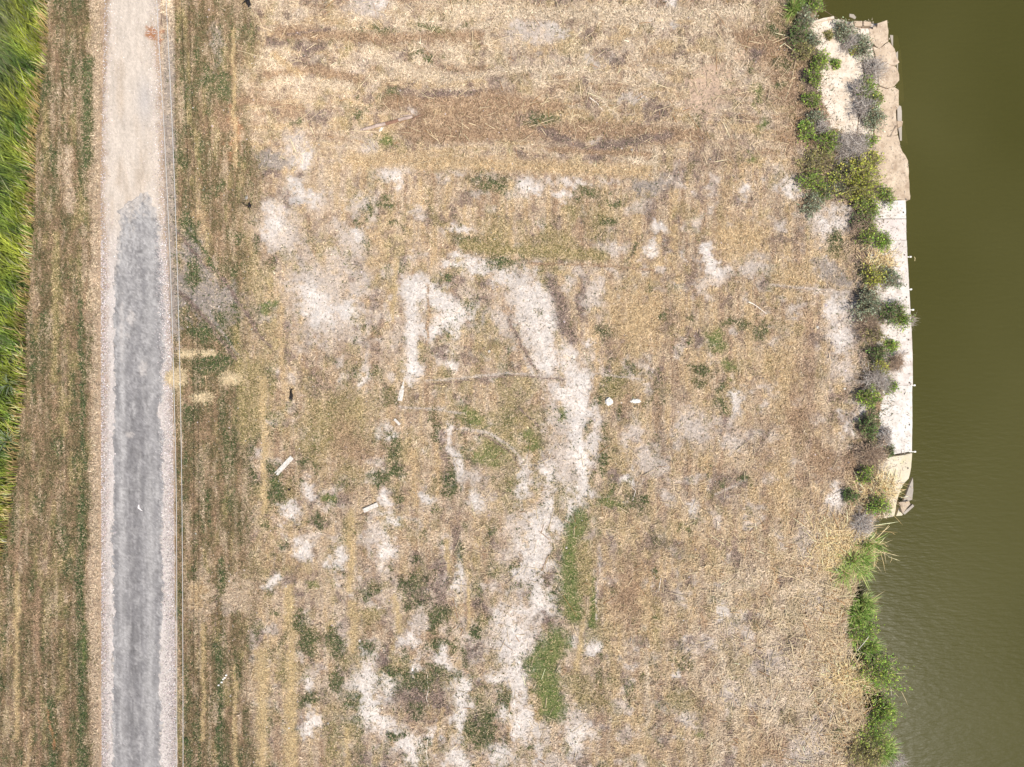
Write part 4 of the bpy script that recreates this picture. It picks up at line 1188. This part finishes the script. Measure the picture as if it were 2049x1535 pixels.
GP, GW, GB, GT = "bushes on and round the platform", "bushes along the back of the sea wall", "reed clumps along the lower bank", "plants at the top corner of the bank"
BUSH = [
    # name X Y r h kind label group lean sx
    ("reed_clump", 1598, 12, 22, 1.0, 'reed', "yellow green reed clump at the very top edge left of the water", GT),
    ("shrub", 1626, 8, 15, .9, 'bright', "bright green shrub overhanging the water at the top edge", GT),
    ("shrub", 1612, 34, 17, .7, 'sage', "grey green shrub just left of the long coping bar", GT),
    ("shrub", 1604, 66, 20, .7, 'dark', "dark green shrub left of the platform's upper left corner", GT),
    ("shrub", 1627, 84, 13, .6, 'sage', "grey sage shrub overlapping the platform's left edge, highest of its edge", GP),
    ("shrub", 1612, 103, 18, .6, 'olive', "olive half dry shrub left of the platform among brown soil", GP),
    ("shrub", 1640, 128, 17, .7, 'leafy', "lush green shrub on the middle of the platform's left edge", GP),
    ("shrub", 1630, 152, 14, .6, 'leafy', "smaller green shrub just below the lush one on the left edge", GP),
    ("shrub", 1626, 196, 13, .6, 'leafy', "green shrub by the left edge beside the yellowish bare slab", GP),
    ("shrub", 1632, 232, 12, .6, 'sage', "grey shrub on the platform's lower left edge", GP),
    ("shrub", 1615, 264, 18, .7, 'bright', "bright green shrub on the soil left of the platform's lower corner", GP),
    ("shrub", 1655, 276, 21, .8, 'leafy', "green shrub at the platform's lower left corner", GP),
    ("dead_bush", 1646, 258, 11, .6, 'dead', "small grey leafless bush above the lower left corner shrub", GP),
    ("shrub", 1690, 62, 17, .6, 'sage', "grey green bush near the platform's top edge below the dark gap", GP),
    ("shrub", 1722, 88, 20, .6, 'sage', "wider grey green bush in the upper middle of the platform", GP),
    ("dead_bush", 1700, 86, 14, .5, 'dead', "grey leafless bush between the two upper sage bushes", GP),
    ("weed", 1708, 98, 8, .3, 'yellow', "small yellow green weed below the grey leafless bush on the platform", GP),
    ("weed", 1672, 128, 8, .25, 'bright', "tiny bright green weed alone on the bare cream slab", GP),
    ("weed", 1659, 69, 6, .2, 'olive', "tiny olive weed near the platform's upper left corner", GP),
    ("dead_bush", 1752, 138, 19, .7, 'dead', "silver grey dead bush in the middle of the platform's cracked strip", GP),
    ("shrub", 1742, 172, 18, .9, 'bright', "tall bright green bush in the middle of the platform", GP),
    ("dead_bush", 1722, 178, 15, .7, 'dead', "grey twiggy bush touching the left of the tall bright bush", GP),
    ("shrub", 1752, 198, 13, .8, 'leafy', "green bush just below the tall bright bush", GP),
    ("dead_bush", 1732, 214, 19, .8, 'dead', "purplish grey twiggy bush below the tall bright bush", GP),
    ("shrub", 1754, 232, 24, .7, 'sage', "broad grey sage bush at the lower end of the platform's bush row", GP),
    ("dead_bush", 1712, 300, 32, .8, 'dead', "large grey dead thicket below the platform's bare slab", GP),
    ("dead_bush", 1690, 282, 16, .6, 'dead', "grey dead bush at the upper left of the large thicket", GP),
    ("shrub", 1742, 318, 16, .6, 'yellow', "pale yellow green bush on the right of the large grey thicket", GP),
    ("shrub", 1738, 284, 10, .5, 'leafy', "small green bush at the upper right of the grey thicket", GP),
    ("shrub", 1642, 318, 26, .6, 'olive', "broad olive grey shrub on the soil left of the grey thicket", GP),
    ("shrub", 1622, 364, 22, .7, 'leafy', "green shrub left of the largest bush beside a sandy patch", GP),
    ("shrub", 1650, 382, 14, .5, 'dark', "low dark green shrub between the sandy patch and the largest bush", GP),
    ("shrub", 1690, 346, 20, .7, 'dark', "dark green shrub touching the upper left of the largest bush", GP),
    ("shrub", 1730, 362, 44, 1.3, 'yellow', "largest bush, yellow green, spreading over the platform's lower end", GP),
    ("shrub", 1772, 388, 14, .8, 'bright', "bright green outgrowth at the lower right of the largest bush", GP),
    ("shrub", 1680, 375, 16, .6, 'sage', "grey green shrub left of the largest bush", GP),
    ("shrub", 1624, 406, 19, .5, 'sage', "flat blue grey shrub alone below the sandy patch", GP),
    ("shrub", 1732, 410, 20, .7, 'leafy', "green shrub below the largest bush beside the white wall cap", GW),
    ("shrub", 1736, 442, 17, .6, 'dark', "dark green shrub left of the pinkish wall section", GW),
    ("shrub", 1742, 468, 18, .6, 'leafy', "green shrub at the joint below the pinkish wall section", GW),
    ("shrub", 1768, 484, 15, .5, 'bright', "bright green low shrub spilling onto the wall at the second joint", GW),
    ("dead_bush", 1724, 452, 17, .5, 'brown', "brown dead weeds behind the pinkish wall section", GW),
    ("grass_clump", 1762, 518, 22, .7, 'straw', "dry straw coloured grass clump lying over the wall", GW),
    ("shrub", 1750, 552, 18, .6, 'yellow', "yellow green shrub below the dry grass clump on the wall", GW),
    ("shrub", 1784, 560, 18, .5, 'sage', "dark grey sage bush sprawling on the wall top, uppermost", GW),
    ("shrub", 1736, 612, 26, .8, 'sage', "broad blue grey sage bush behind the wall's middle", GW),
    ("shrub", 1775, 622, 20, .8, 'dark', "dark green bush leaning over the wall's middle", GW),
    ("shrub", 1803, 632, 15, .6, 'leafy', "green bush reaching the wall's water edge", GW),
    ("dead_bush", 1822, 641, 8, .4, 'dead', "white grey dead sprays hanging over the wall's water edge", GW),
    ("dead_bush", 1742, 650, 22, .5, 'brown', "brown dead weeds below the broad blue grey sage bush", GW),
    ("shrub", 1748, 672, 16, .6, 'olive', "olive leafy shrub below the wall's middle", GW),
    ("weed", 1783, 692, 9, .3, 'bright', "small bright green tuft alone on the wall below the middle", GW),
    ("shrub", 1756, 708, 15, .5, 'dark', "dark green low shrub left of the small tuft", GW),
    ("shrub", 1762, 735, 13, .5, 'yellow', "yellowish leafy shrub above the third wall joint", GW),
    ("dead_bush", 1790, 728, 16, .5, 'brown', "brown leafless bush on the wall above the third joint", GW),
    ("dead_bush", 1758, 762, 24, .5, 'dead', "wide grey brown dead bush behind the third wall joint", GW),
    ("weed", 1784, 772, 10, .35, 'bright', "bright green weed at the left end of the third wall joint", GW),
    ("shrub", 1743, 798, 18, .6, 'leafy', "green shrub behind the brightest white wall section", GW),
    ("shrub", 1744, 856, 18, .6, 'dark', "dark green shrub behind the lower white wall section", GW),
    ("dead_bush", 1775, 872, 13, .4, 'dead', "thin grey twigs lying on the lower white wall section", GW),
    ("dead_bush", 1745, 912, 26, .5, 'brown', "rusty brown dead weeds behind the wall's crack", GW),
    ("shrub", 1780, 902, 7, .3, 'dark', "small dark weed beside the crack in the wall", GW),
    ("shrub", 1732, 956, 15, .6, 'leafy', "round green shrub left of the wall's stained end section", GW),
    ("grass_clump", 1768, 978, 26, .8, 'straw', "brownish dry reeds combed over the wall's stained end", GW),
    ("shrub", 1762, 1008, 18, .7, 'bright', "bright green shrub on the wall's lowest corner", GW),
    ("shrub", 1705, 990, 13, .5, 'dark', "dark green shrub inland of the wall's lowest corner", GW),
    ("dead_bush", 1724, 1046, 18, .5, 'dead', "grey dead bush on the bank just below the wall's end", GB),
    ("grass_clump", 1690, 1084, 30, .8, 'straw', "golden dry reeds fanning out at the upper bank", GB),
    ("reed_clump", 1733, 1090, 17, 1.0, 'reed', "pale green reeds leaning over the water, uppermost on the bank", GB),
    ("reed_clump", 1716, 1130, 25, 1.0, 'reed', "broad green reed clump second from the wall's end", GB),
    ("grass_clump", 1690, 1120, 22, .7, 'straw', "dry golden reeds left of the broad green clump", GB),
    ("reed_clump", 1726, 1214, 15, .9, 'reed', "narrow reed clump above the mid bank shrub", GB),
    ("reed_clump", 1720, 1242, 25, 1.0, 'reed', "wide reed clump in the middle of the lower bank", GB),
    ("shrub", 1726, 1266, 18, .8, 'bright', "bright yellow green shrub just below the wide reed clump", GB),
    ("reed_clump", 1738, 1300, 15, .9, 'reed', "sparse reeds above the largest bank shrub", GB),
    ("shrub", 1740, 1346, 31, 1.1, 'bright', "largest bright green shrub rounding out over the water on the bank", GB),
    ("grass_clump", 1704, 1366, 26, .8, 'straw', "dry golden reeds left of the largest bank shrub", GB),
    ("shrub", 1752, 1436, 24, .9, 'bright', "lime green shrub below the dark gap in the bank", GB),
    ("reed_clump", 1774, 1424, 15, .8, 'reed', "pale reeds right of the lime green shrub", GB),
    ("shrub", 1740, 1482, 22, .8, 'leafy', "green shrub below the lime shrub on the bank", GB),
    ("reed_clump", 1762, 1506, 24, .9, 'reed', "green reeds near the bottom edge of the bank", GB),
    ("shrub", 1724, 1510, 22, .6, 'olive', "olive shrub inland of the reeds at the bottom edge", GB),
    ("dead_bush", 1782, 1528, 12, .5, 'dead', "grey dead twigs over the water at the bottom edge", GB),
]
for i, t in enumerate(BUSH):
    name, X, Y, r, h, kind, lab, grp = t
    bush(name, X, Y, r, h, kind, lab, {"shrub": "bush", "dead_bush": "dead bush", "reed_clump": "reeds", "grass_clump": "dry reeds", "weed": "weed"}[name], grp, 500 + i)

# ------------------------------------------------------------------ fan-leaved plants in the tall grass
def fan_plant(X, Y, label, seed, r=.75):
    g = random.Random(seed)
    root = empty("fan_plant", at(X, Y, .35) - Vector((0, 0, .4)))
    tag(root, label, "plant", "fan leaved plants in the tall grass")
    m = MB(); col = tuple(lin((156, 168, 132)) * .8)
    vs = []; fs = []
    for k in range(7):
        t = k / 6
        w = .018 * math.sin(math.pi * min(.97, .15 + .83 * t)) + .001
        x = r * t; z = .30 * math.sin(t * 2.0) 
        vs += [(x, -w, z), (x, 0, z - .008), (x, w, z)]
        if k: b = 3 * k; fs += [(b - 3, b - 2, b + 1, b), (b - 2, b - 1, b + 2, b + 1)]
    m.add(vs, fs, col)
    me = m.mesh("leaf", M_GREEN)
    for k in range(26):
        o = link(bpy.data.objects.new("leaf", me), root)
        o.rotation_euler = (g.uniform(-.4, .4), g.uniform(-.75, .25), 2 * math.pi * k / 26 + g.uniform(-.15, .15))
        o.scale = (g.uniform(.7, 1.15),) * 3
        o.location = (0, 0, .3)


fan_plant(18, 768, "grey green fan leaved plant at the left edge, the upper of two", 1)
fan_plant(16, 880, "grey green fan leaved plant at the left edge, the lower of two", 2)

# ------------------------------------------------------------------ straw heaps by the road
def heap(X, Y, rx, ry, label, seed, z0=.0):
    g = np.random.default_rng(seed)
    root = empty("straw_heap", at(X, Y, z0))
    tag(root, label, "straw heap", "raked straw heaps beside the road")
    n = 18
    vs = [(0, 0, .10)]; fs = []
    for ring, (q, hz) in enumerate(((.45, .075), (.8, .03), (1.0, -.02))):
        for k in range(n):
            a = 2 * math.pi * k / n
            w = q * (1 + g.normal(0, .2))
            vs.append((math.cos(a) * rx * S * w, math.sin(a) * ry * S * w, hz + g.normal(0, .008)))
    for k in range(n):
        fs.append((0, 1 + k, 1 + (k + 1) % n))
        for r in (0, 1):
            b = 1 + r * n
            fs.append((b + k, b + n + k, b + n + (k + 1) % n, b + (k + 1) % n))
    m = MB(); m.add(vs, fs, tuple(lin((200, 174, 136)) * K))
    m.obj("mound", M_STRAW, root, True)
    ns = int(110 * rx * ry / 40) + 120
    rho = np.sqrt(g.uniform(0, 1.25, ns)); a = g.uniform(0, 6.28, ns)
    p = np.stack([np.cos(a) * rho * rx * S, np.sin(a) * rho * ry * S, .115 * np.clip(1 - rho ** 1.6, 0, 1) + .01], -1)
    an = g.uniform(0, 6.28, ns); L = g.uniform(.10, .28, ns)
    d = np.stack([np.cos(an), np.sin(an), g.normal(0.02, .12, ns)], -1) * L[:, None]
    s = np.stack([-np.sin(an), np.cos(an), g.normal(0, .3, ns)], -1) * g.uniform(.006, .012, ns)[:, None]
    V = np.stack([p - s, p + s, p + d + s, p + d - s], 1).reshape(-1, 3)
    c = lin((224, 200, 160)) * K * np.exp(g.normal(0, .25, ns))[:, None]
    o = link(bpy.data.objects.new("strands", np_mesh("strands", V, np.arange(ns * 4).reshape(ns, 4), M_STRAW, np.clip(np.repeat(c, 4, 0), 0, .8))), root)
    o["kind"] = "stuff"


heap(352, 756, 19, 16, "largest straw heap, partly on the road's right shoulder", 1, .03)
heap(378, 708, 22, 7, "long low straw heap beside the road, upper one under the wires", 2)
heap(416, 707, 19, 5, "thin ragged straw heap right of the long low one", 3)
heap(461, 757, 21, 12, "rounded straw heap farthest from the road", 4)
heap(404, 796, 22, 9, "lower straw heap between the road and the green verge", 5)

# ------------------------------------------------------------------ timber, rubbish and stones
M_PLANK = mat_plain("whitewashed_wood", (168, 158, 146), (218, 212, 203), 9, .75, .2, (1, 1, 1))
M_LOG = mat_plain("weathered_log", (136, 116, 104), (196, 176, 162), 5, .85, .15)
M_RED = mat_plain("red_rotten_wood", (112, 84, 70), (150, 118, 98), 9, .9, .1)
M_BAG = mat_plain("black_plastic", (26, 24, 26), (44, 42, 46), 6, .35, .5, bumpd=.03)
M_ROCK = mat_plain("white_rock", (204, 196, 184), (228, 223, 214), 7, .85, .2, bumpd=.03)
M_TRASH = mat_plain("torn_white_plastic", (226, 214, 208), (248, 240, 236), 9, .5, .4)


def gz(X, Y): return float(surf_z(np.array([float(X)]), np.array([float(Y)]))[0])


def plank(a, b, w0, w1, label, th=.045, z=.05, splinter=False, mat=None, seed=0, group="white painted boards on the lot"):
    g = random.Random(seed)
    p, q = at(*a, z), at(*b, z)
    d = q - p; L = d.length; d.normalize()
    s = Vector((-d.y, d.x, 0))
    n = 13
    top = []
    for k in range(n):
        t = k / (n - 1)
        w = (w0 + (w1 - w0) * t) * S / 2
        lw = rw = w
        if splinter and t < .5:
            e_ = .28 if t < .32 else .28 + 4 * (t - .32)
            lw *= min(1, e_) + g.uniform(-.06, .06); rw *= min(1, e_ + .18) + g.uniform(-.06, .06)
        c = p + d * L * t
        top.append((c - s * lw * (1 + g.uniform(-.03, .03)), c + s * rw * (1 + g.uniform(-.03, .03))))
    vs = []; fs = []
    for k, (l, r) in enumerate(top):
        e = (l - r).normalized() * .006
        vs += [l - e, r + e, r - Vector((0, 0, .006)), r - Vector((0, 0, th)), l - Vector((0, 0, th)), l - Vector((0, 0, .006))]
        if k:
            b0 = 6 * k
            for j in range(6):
                fs.append((b0 - 6 + j, b0 - 6 + (j + 1) % 6, b0 + (j + 1) % 6, b0 + j))
    fs.append(tuple(range(6))[::-1]); fs.append(tuple(6 * (n - 1) + j for j in range(6)))
    c0 = p.lerp(q, .5)
    c0.z = gz((a[0] + b[0]) / 2, (a[1] + b[1]) / 2)
    m = MB(); m.add([(v.x - c0.x, v.y - c0.y, v.z - c0.z) for v in vs], fs)
    o = m.obj("plank", mat or M_PLANK)
    o.location = c0
    tag(o, label, "plank", group)
    return o


plank((808.5, 756), (800, 802), 8, 9.5, "long white board with a splintered upper end", .04, .07, True, seed=1)
plank((584, 915), (552, 949), 9, 9.5, "white board lying diagonally left of the dry field", .04, .07, seed=2)
plank((755.5, 1009.5), (727, 1022.5), 8.5, 8.5, "short stubby white board tilted upward to the right", .09, .11, seed=3)
plank((789, 839), (800, 850), 5, 5, "smallest white board with grey weathered edges", .06, .08, seed=4)

# the long broken log
def log():
    root = empty("log", at(775, 251, 0))
    tag(root, "long weathered grey log split with red rot near the top", "log")
    g = random.Random(3)
    def tb(name, pts, rad, mat):
        m = MB()
        base = root.location
        m.tube([at(x, y, z) - base for x, y, z in pts], rad, 9)
        for i, v in enumerate(m.v):
            m.v[i] = (v[0] + g.uniform(-.006, .006), v[1] + g.uniform(-.006, .006), v[2] + g.uniform(-.006, .006))
        return m.obj(name, mat, root, False)
    tb("trunk", [(721, 260, .09), (738, 256, .10), (755, 251, .10), (771, 247, .10)], [.055, .085, .095, .09], M_LOG)
    tb("rotten_core", [(765, 249, .08), (780, 245, .10), (792, 242, .10), (802, 239, .09)], [.08, .10, .09, .06], M_RED)
    tb("upper_trunk", [(797, 240, .11), (808, 237, .12), (818, 235, .11), (825, 233, .1)], [.075, .085, .08, .05], M_LOG)
    tb("splinter", [(802, 232, .08), (812, 231, .09), (826, 229.5, .08)], [.02, .03, .012], M_LOG)
    tb("root", [(826, 239, .06), (832, 234, .08), (838, 231.5, .07), (849, 229, .05)], [.035, .028, .02, .01], M_RED)
    m = MB(); m.tube([at(724.5, 258, .0) - root.location, at(725, 259.5, .19) - root.location, at(725.5, 261.5, .02) - root.location], [.02, .022, .02], 6)
    m.obj("wire_band", M_METAL, root)


log()


def rock(name, X, Y, rx, ry, hz, label, mat, seed, cat="rock", group=None, rot=0, lumps=.22):
    g = random.Random(seed)
    vs = []; fs = []
    nu, nv = 12, 6
    for i in range(nv):
        ph = (i / (nv - 1)) * math.pi / 2 * .98
        for k in range(nu):
            a = 2 * math.pi * k / nu
            j = 1 + g.uniform(-lumps, lumps) * (1 if i else .7)
            q = math.cos(ph) ** .7
            vs.append((math.cos(a) * rx * S * q * j, math.sin(a) * ry * S * q * j, hz * (math.sin(ph) ** .8) * (1 + g.uniform(-.12, .12))))
    for i in range(nv - 1):
        for k in range(nu):
            fs.append((i * nu + k, i * nu + (k + 1) % nu, (i + 1) * nu + (k + 1) % nu, (i + 1) * nu + k))
    fs.append(tuple((nv - 1) * nu + k for k in range(nu)))
    m = MB(); m.add([(x, y, z - .03) for x, y, z in vs], fs)
    o = m.obj(name, mat)
    o.location = at(X, Y, gz(X, Y)); o.rotation_euler = (0, 0, R_(rot))
    tag(o, label, cat, group)
    return o


GR = "white rocks in the middle of the lot"
rock("rock", 1218, 803, 7.5, 8.5, .24, "large rounded white rock left of the pair in the right field", M_ROCK, 1, group=GR, rot=20)
rock("rock", 1272, 802, 10, 4.5, .18, "flat jagged white rock right of the rounded one", M_ROCK, 2, group=GR, rot=5, lumps=.35)
rock("rock", 1244, 806, 2.6, 2, .07, "pebble sized white rock between the two larger ones", M_ROCK, 3, group=GR)
rock("rock", 763, 259, 6, 3, .12, "cream chunk lying against the long log", M_ROCK, 4, rot=45)
rock("rock", 1743, 674, 4, 3, .14, "yellowish stone among the leaves behind the sea wall", M_TAN, 5, rot=60)
rock("rock", 1690, 778, 3, 2.4, .09, "small cream stone on grey sand left of the sea wall", M_ROCK, 6)
rock("rock", 1636, 655, 3, 3.4, .10, "white stone at the left of the sandy strip by the wall", M_ROCK, 7)
rock("rock", 1717, 296, 4.5, 3.2, .16, "yellowish stone caught in the grey dead thicket", M_TAN, 8, rot=-30)
rock("rock", 1706, 1031, 3, 2.6, .1, "white pebble on the bank below the sea wall's end", M_ROCK, 9)
rock("rock", 276, 1266, 3.4, 2.4, .07, "pale stone in a worn spot on the lower asphalt", M_ROCK, 10)
rock("rock", 979, 704, 3, 3.2, .09, "round cream stone in dry straw near the lot's centre", M_ROCK, 11)
rock("rock", 1748, 838, 5, 4, .12, "yellowish rubble beside the white wall section", M_TAN, 12)
rock("rock", 720, 1282, 3, 3.6, .08, "white crumpled scrap beside a windrow in the lower field", M_TRASH, 13, cat="scrap")
rock("rock", 825, 1340, 2.6, 4, .07, "white torn scrap in dark weeds in the lower field", M_TRASH, 14, cat="scrap")
for o in bpy.data.objects:
    if o.get("category") == "scrap": o.name = "plastic_scrap"


def bag(X, Y, rx, ry, hz, label, seed, rot=0, tails=()):
    """a torn black plastic bag: crumpled body with loose strips"""
    g = np.random.default_rng(seed)
    root = empty("plastic_bag", at(X, Y, gz(X, Y)), R_(rot))
    tag(root, label, "plastic bag", "black plastic bags on the lot")
    n = 15
    u = np.linspace(-1, 1, n)
    vs = []; fs = []
    for i, b in enumerate(u):
        for j, a in enumerate(u):
            q = 1 - .28 * (a * a * b * b)
            rr = max(abs(a), abs(b))
            ed = 1 + .22 * math.sin(5 * math.atan2(b, a + 1e-6) + seed) * rr
            z = hz * (1 - rr ** 2.2) * (1 + .5 * math.sin(4 * a + seed) * math.cos(5 * b)) + abs(g.normal(0, .014)) + .015
            vs.append((a * rx * S * q * ed * (.75 + .25 * math.cos(b * 2 + seed)), b * ry * S * q * ed, z if rr < 1 else -.01))
    for i in range(n - 1):
        for j in range(n - 1):
            fs.append((i * n + j, i * n + j + 1, (i + 1) * n + j + 1, (i + 1) * n + j))
    m = MB(); m.add(vs, fs); m.obj("body", M_BAG, root)
    for (x1, y1, x2, y2, w) in tails:
        m = MB()
        p0 = Vector((x1 * S, -y1 * S, .04)); p1 = Vector((x2 * S, -y2 * S, .03))
        d = (p1 - p0).normalized(); s = Vector((-d.y, d.x, 0))
        pts = [p0.lerp(p1, k / 5) + Vector((0, 0, .03 * math.sin(k * 2.1) + .02)) for k in range(6)]
        V = []; F = []
        for k, p in enumerate(pts):
            ww = w * S * (1 - .12 * k)
            V += [p - s * ww, p + Vector((0, 0, .02)), p + s * ww]
            if k: b0 = 3 * k; F += [(b0 - 3, b0 - 2, b0 + 1, b0), (b0 - 2, b0 - 1, b0 + 2, b0 + 1)]
        m.add(V, F); m.obj("strip", M_BAG, root)
    return root


bag(500, 411, 3.6, 5.5, .16, "torn black bag with a long thin strip trailing upper left", 1, 0, ((-2, 3, -17, -6, .9), (1, 4, 0, 10, 1.2), (0, -4, 1, -9, 1)))
bag(583.5, 790, 4.6, 12, .2, "upright black bag lump in the left of the field", 2, 0, ((-2, -10, -3, -15, 2.2), (2, -9, 5, -12, 1.6), (1, 8, 2, 14, 2.5)))
bag(579, 979, 5, 2.6, .1, "small black bag scrap below the diagonal white board", 3, -25)
bag(497, 4, 9, 12, .28, "large black bag cut by the top edge of the picture", 4, 12, ((1, 8, 2, 17, 2.5), (-6, -2, -13, 2, 2)))


def stick(name, pts, r0, r1, label, mat, cat="stick", z=.05, group=None):
    m = MB()
    base = at(pts[0][0], pts[0][1], 0)
    base.z = z - .05
    P = []
    for i, p in enumerate(pts):
        zz = p[2] if len(p) > 2 else z
        P.append(at(p[0], p[1], zz) - base)
    n = len(P)
    m.tube(P, [r0 + (r1 - r0) * i / (n - 1) for i in range(n)], 6)
    o = m.obj(name, mat); o.location = base
    tag(o, label, cat, group)
    return o


M_STICK = mat_plain("bleached_stick", (224, 210, 192), (246, 236, 222), 8, .8, .2)
M_DSTICK = mat_plain("dark_stick", (120, 100, 86), (150, 128, 110), 8, .85, .15)
stick("stick", [(1498, 604), (1507, 608), (1515, 613), (1524, 620), (1534, 628)], .028, .014, "bent bleached stick on golden straw in the right field", M_STICK)
stick("stick", [(857, 1345), (854, 1362), (858, 1378), (853, 1398), (860, 1420)], .018, .01, "crooked pale vine across dark weeds in the lower field", M_STICK)
stick("stick", [(856, 1480), (853, 1505), (857, 1534)], .016, .01, "pale vine near the bottom edge of the lower field", M_STICK)
stick("stick", [(1795, 251, .17), (1788, 262, .16), (1783, 272, .15)], .016, .010, "dark twig on the tan slab below the lodged chunk", M_DSTICK)
stick("stick", [(1783, 974, .13), (1789, 956, .14), (1793, 938, .15)], .022, .012, "dark stick lying on the stained end of the wall", M_DSTICK)
stick("stick", [(1776, 1351, -.6), (1781, 1366, -.7), (1783, 1378, -.75), (1784, 1392, -.78)], .012, .008, "thin bare twig drooping into the water beside the largest bank shrub", M_STICK)
stick("stick", [(1640, 16, -.3), (1655, 24, -.25), (1666, 31, -.1), (1676, 36, .05)], .014, .012, "thin brown cane reaching over water to the coping bar", M_DSTICK)
stick("stick", [(1702, 272, .5), (1712, 283, .6), (1724, 294, .55)], .016, .008, "pale branch on top of the large grey thicket", M_STICK)
stick("stick", [(1660, 1448), (1667, 1418), (1672, 1384)], .02, .014, "long pale cane pointing up toward the dry golden reeds", M_STICK)
stick("stick", [(1682, 1406), (1692, 1434), (1703, 1462)], .016, .011, "thin greenish cane slanting down at the lower bank", M_STICK)
stick("stick", [(1740, 1272, .3), (1728, 1288, .25), (1716, 1302, .1)], .02, .012, "straw cane crossing the dark gap above the sparse reeds", M_STICK)
stick("stick", [(1180, 195), (1195, 206), (1207, 222)], .022, .014, "bleached cane near the top centre pointing down right", M_STICK)
stick("stick", [(1324, 1150), (1321, 1166), (1318, 1184)], .02, .012, "bleached cane standing upright in the right lower field", M_STICK)
stick("stick", [(1266, 1002), (1272, 982), (1264, 975)], .016, .011, "thin bleached cane above the brown patch in the right field", M_STICK)

# road litter
def litter(X, Y, pts, label):
    m = MB()
    z = .09
    top = [at(X + a, Y + b, z) for a, b in pts]
    c = sum(top, Vector()) / len(top)
    vs = [(p.x, p.y, z - .02) for p in top] + [(c.x, c.y, z + .05)]
    n = len(top)
    fs = [(i, (i + 1) % n, n) for i in range(n)] + [tuple(range(n))[::-1]]
    m.add(vs, fs)
    o = m.obj("torn_paper", M_TRASH)
    tag(o, label, "litter")


litter(277, 1016, [(-1.5, -6), (1, -6.5), (2, -1), (5, 3.5), (9, 7.5), (4, 6), (0, 3), (-3, 1)], "crumpled pale scrap on the grey asphalt lane")
for i, (X, Y) in enumerate(((446, 1360), (452, 1352), (449, 1357), (443, 1366), (437, 1372))):
    m = MB(); p = at(X, Y, .07)
    m.add([(p.x - .06, p.y - .03, .06), (p.x + .05, p.y - .04, .07), (p.x + .07, p.y + .05, .09), (p.x - .04, p.y + .04, .075), (p.x, p.y, .05)], [(0, 1, 2, 3), (1, 0, 4), (2, 1, 4), (3, 2, 4), (0, 3, 4)])
    if i == 0:
        lit = empty("plastic_sheet", at(446, 1360, 0)); tag(lit, "shredded bluish plastic in the dark verge right of the lower road", "litter")
    rel(m.obj("shred", M_PIPE), lit)

# ------------------------------------------------------------------ overhead wires
M_WIRE = mat_plain("bare_wire", (172, 169, 165), (190, 187, 183), 3, .4, .5)


def wire(px, label, h0):
    """px: pixel track; the wire hangs lowest toward the bottom of the picture"""
    pts = []
    for X, Y in px:
        h = h0 + 1.5 * ((1535 - Y) / 1535.0) ** 2
        pts.append(at(X, Y, h))
    a = pts[0] + (pts[0] - pts[1]) * 1.2; b = pts[-1] + (pts[-1] - pts[-2]) * 1.2
    m = MB(); m.tube([a] + pts + [b], [.0125] * (len(pts) + 2), 6)
    o = m.obj("power_line", M_WIRE)
    tag(o, label, "wire", "overhead wires above the road's right edge")


wire([(313.5, 0), (316, 60), (321, 140), (327, 240), (333.5, 370), (340, 512), (344.5, 650), (347.5, 770), (351, 900), (352.8, 1024), (353.4, 1200), (353.5, 1400), (353.4, 1535)], "left of two overhead wires, over the road's right edge", 6.4)
wire([(332, 0), (335, 60), (339, 140), (343.8, 240), (349, 370), (353.7, 512), (357.5, 650), (360.3, 770), (362.5, 900), (364, 1024), (365.2, 1200), (365.8, 1400), (366, 1535)], "right of two overhead wires, over the verge beside the road", 6.4)
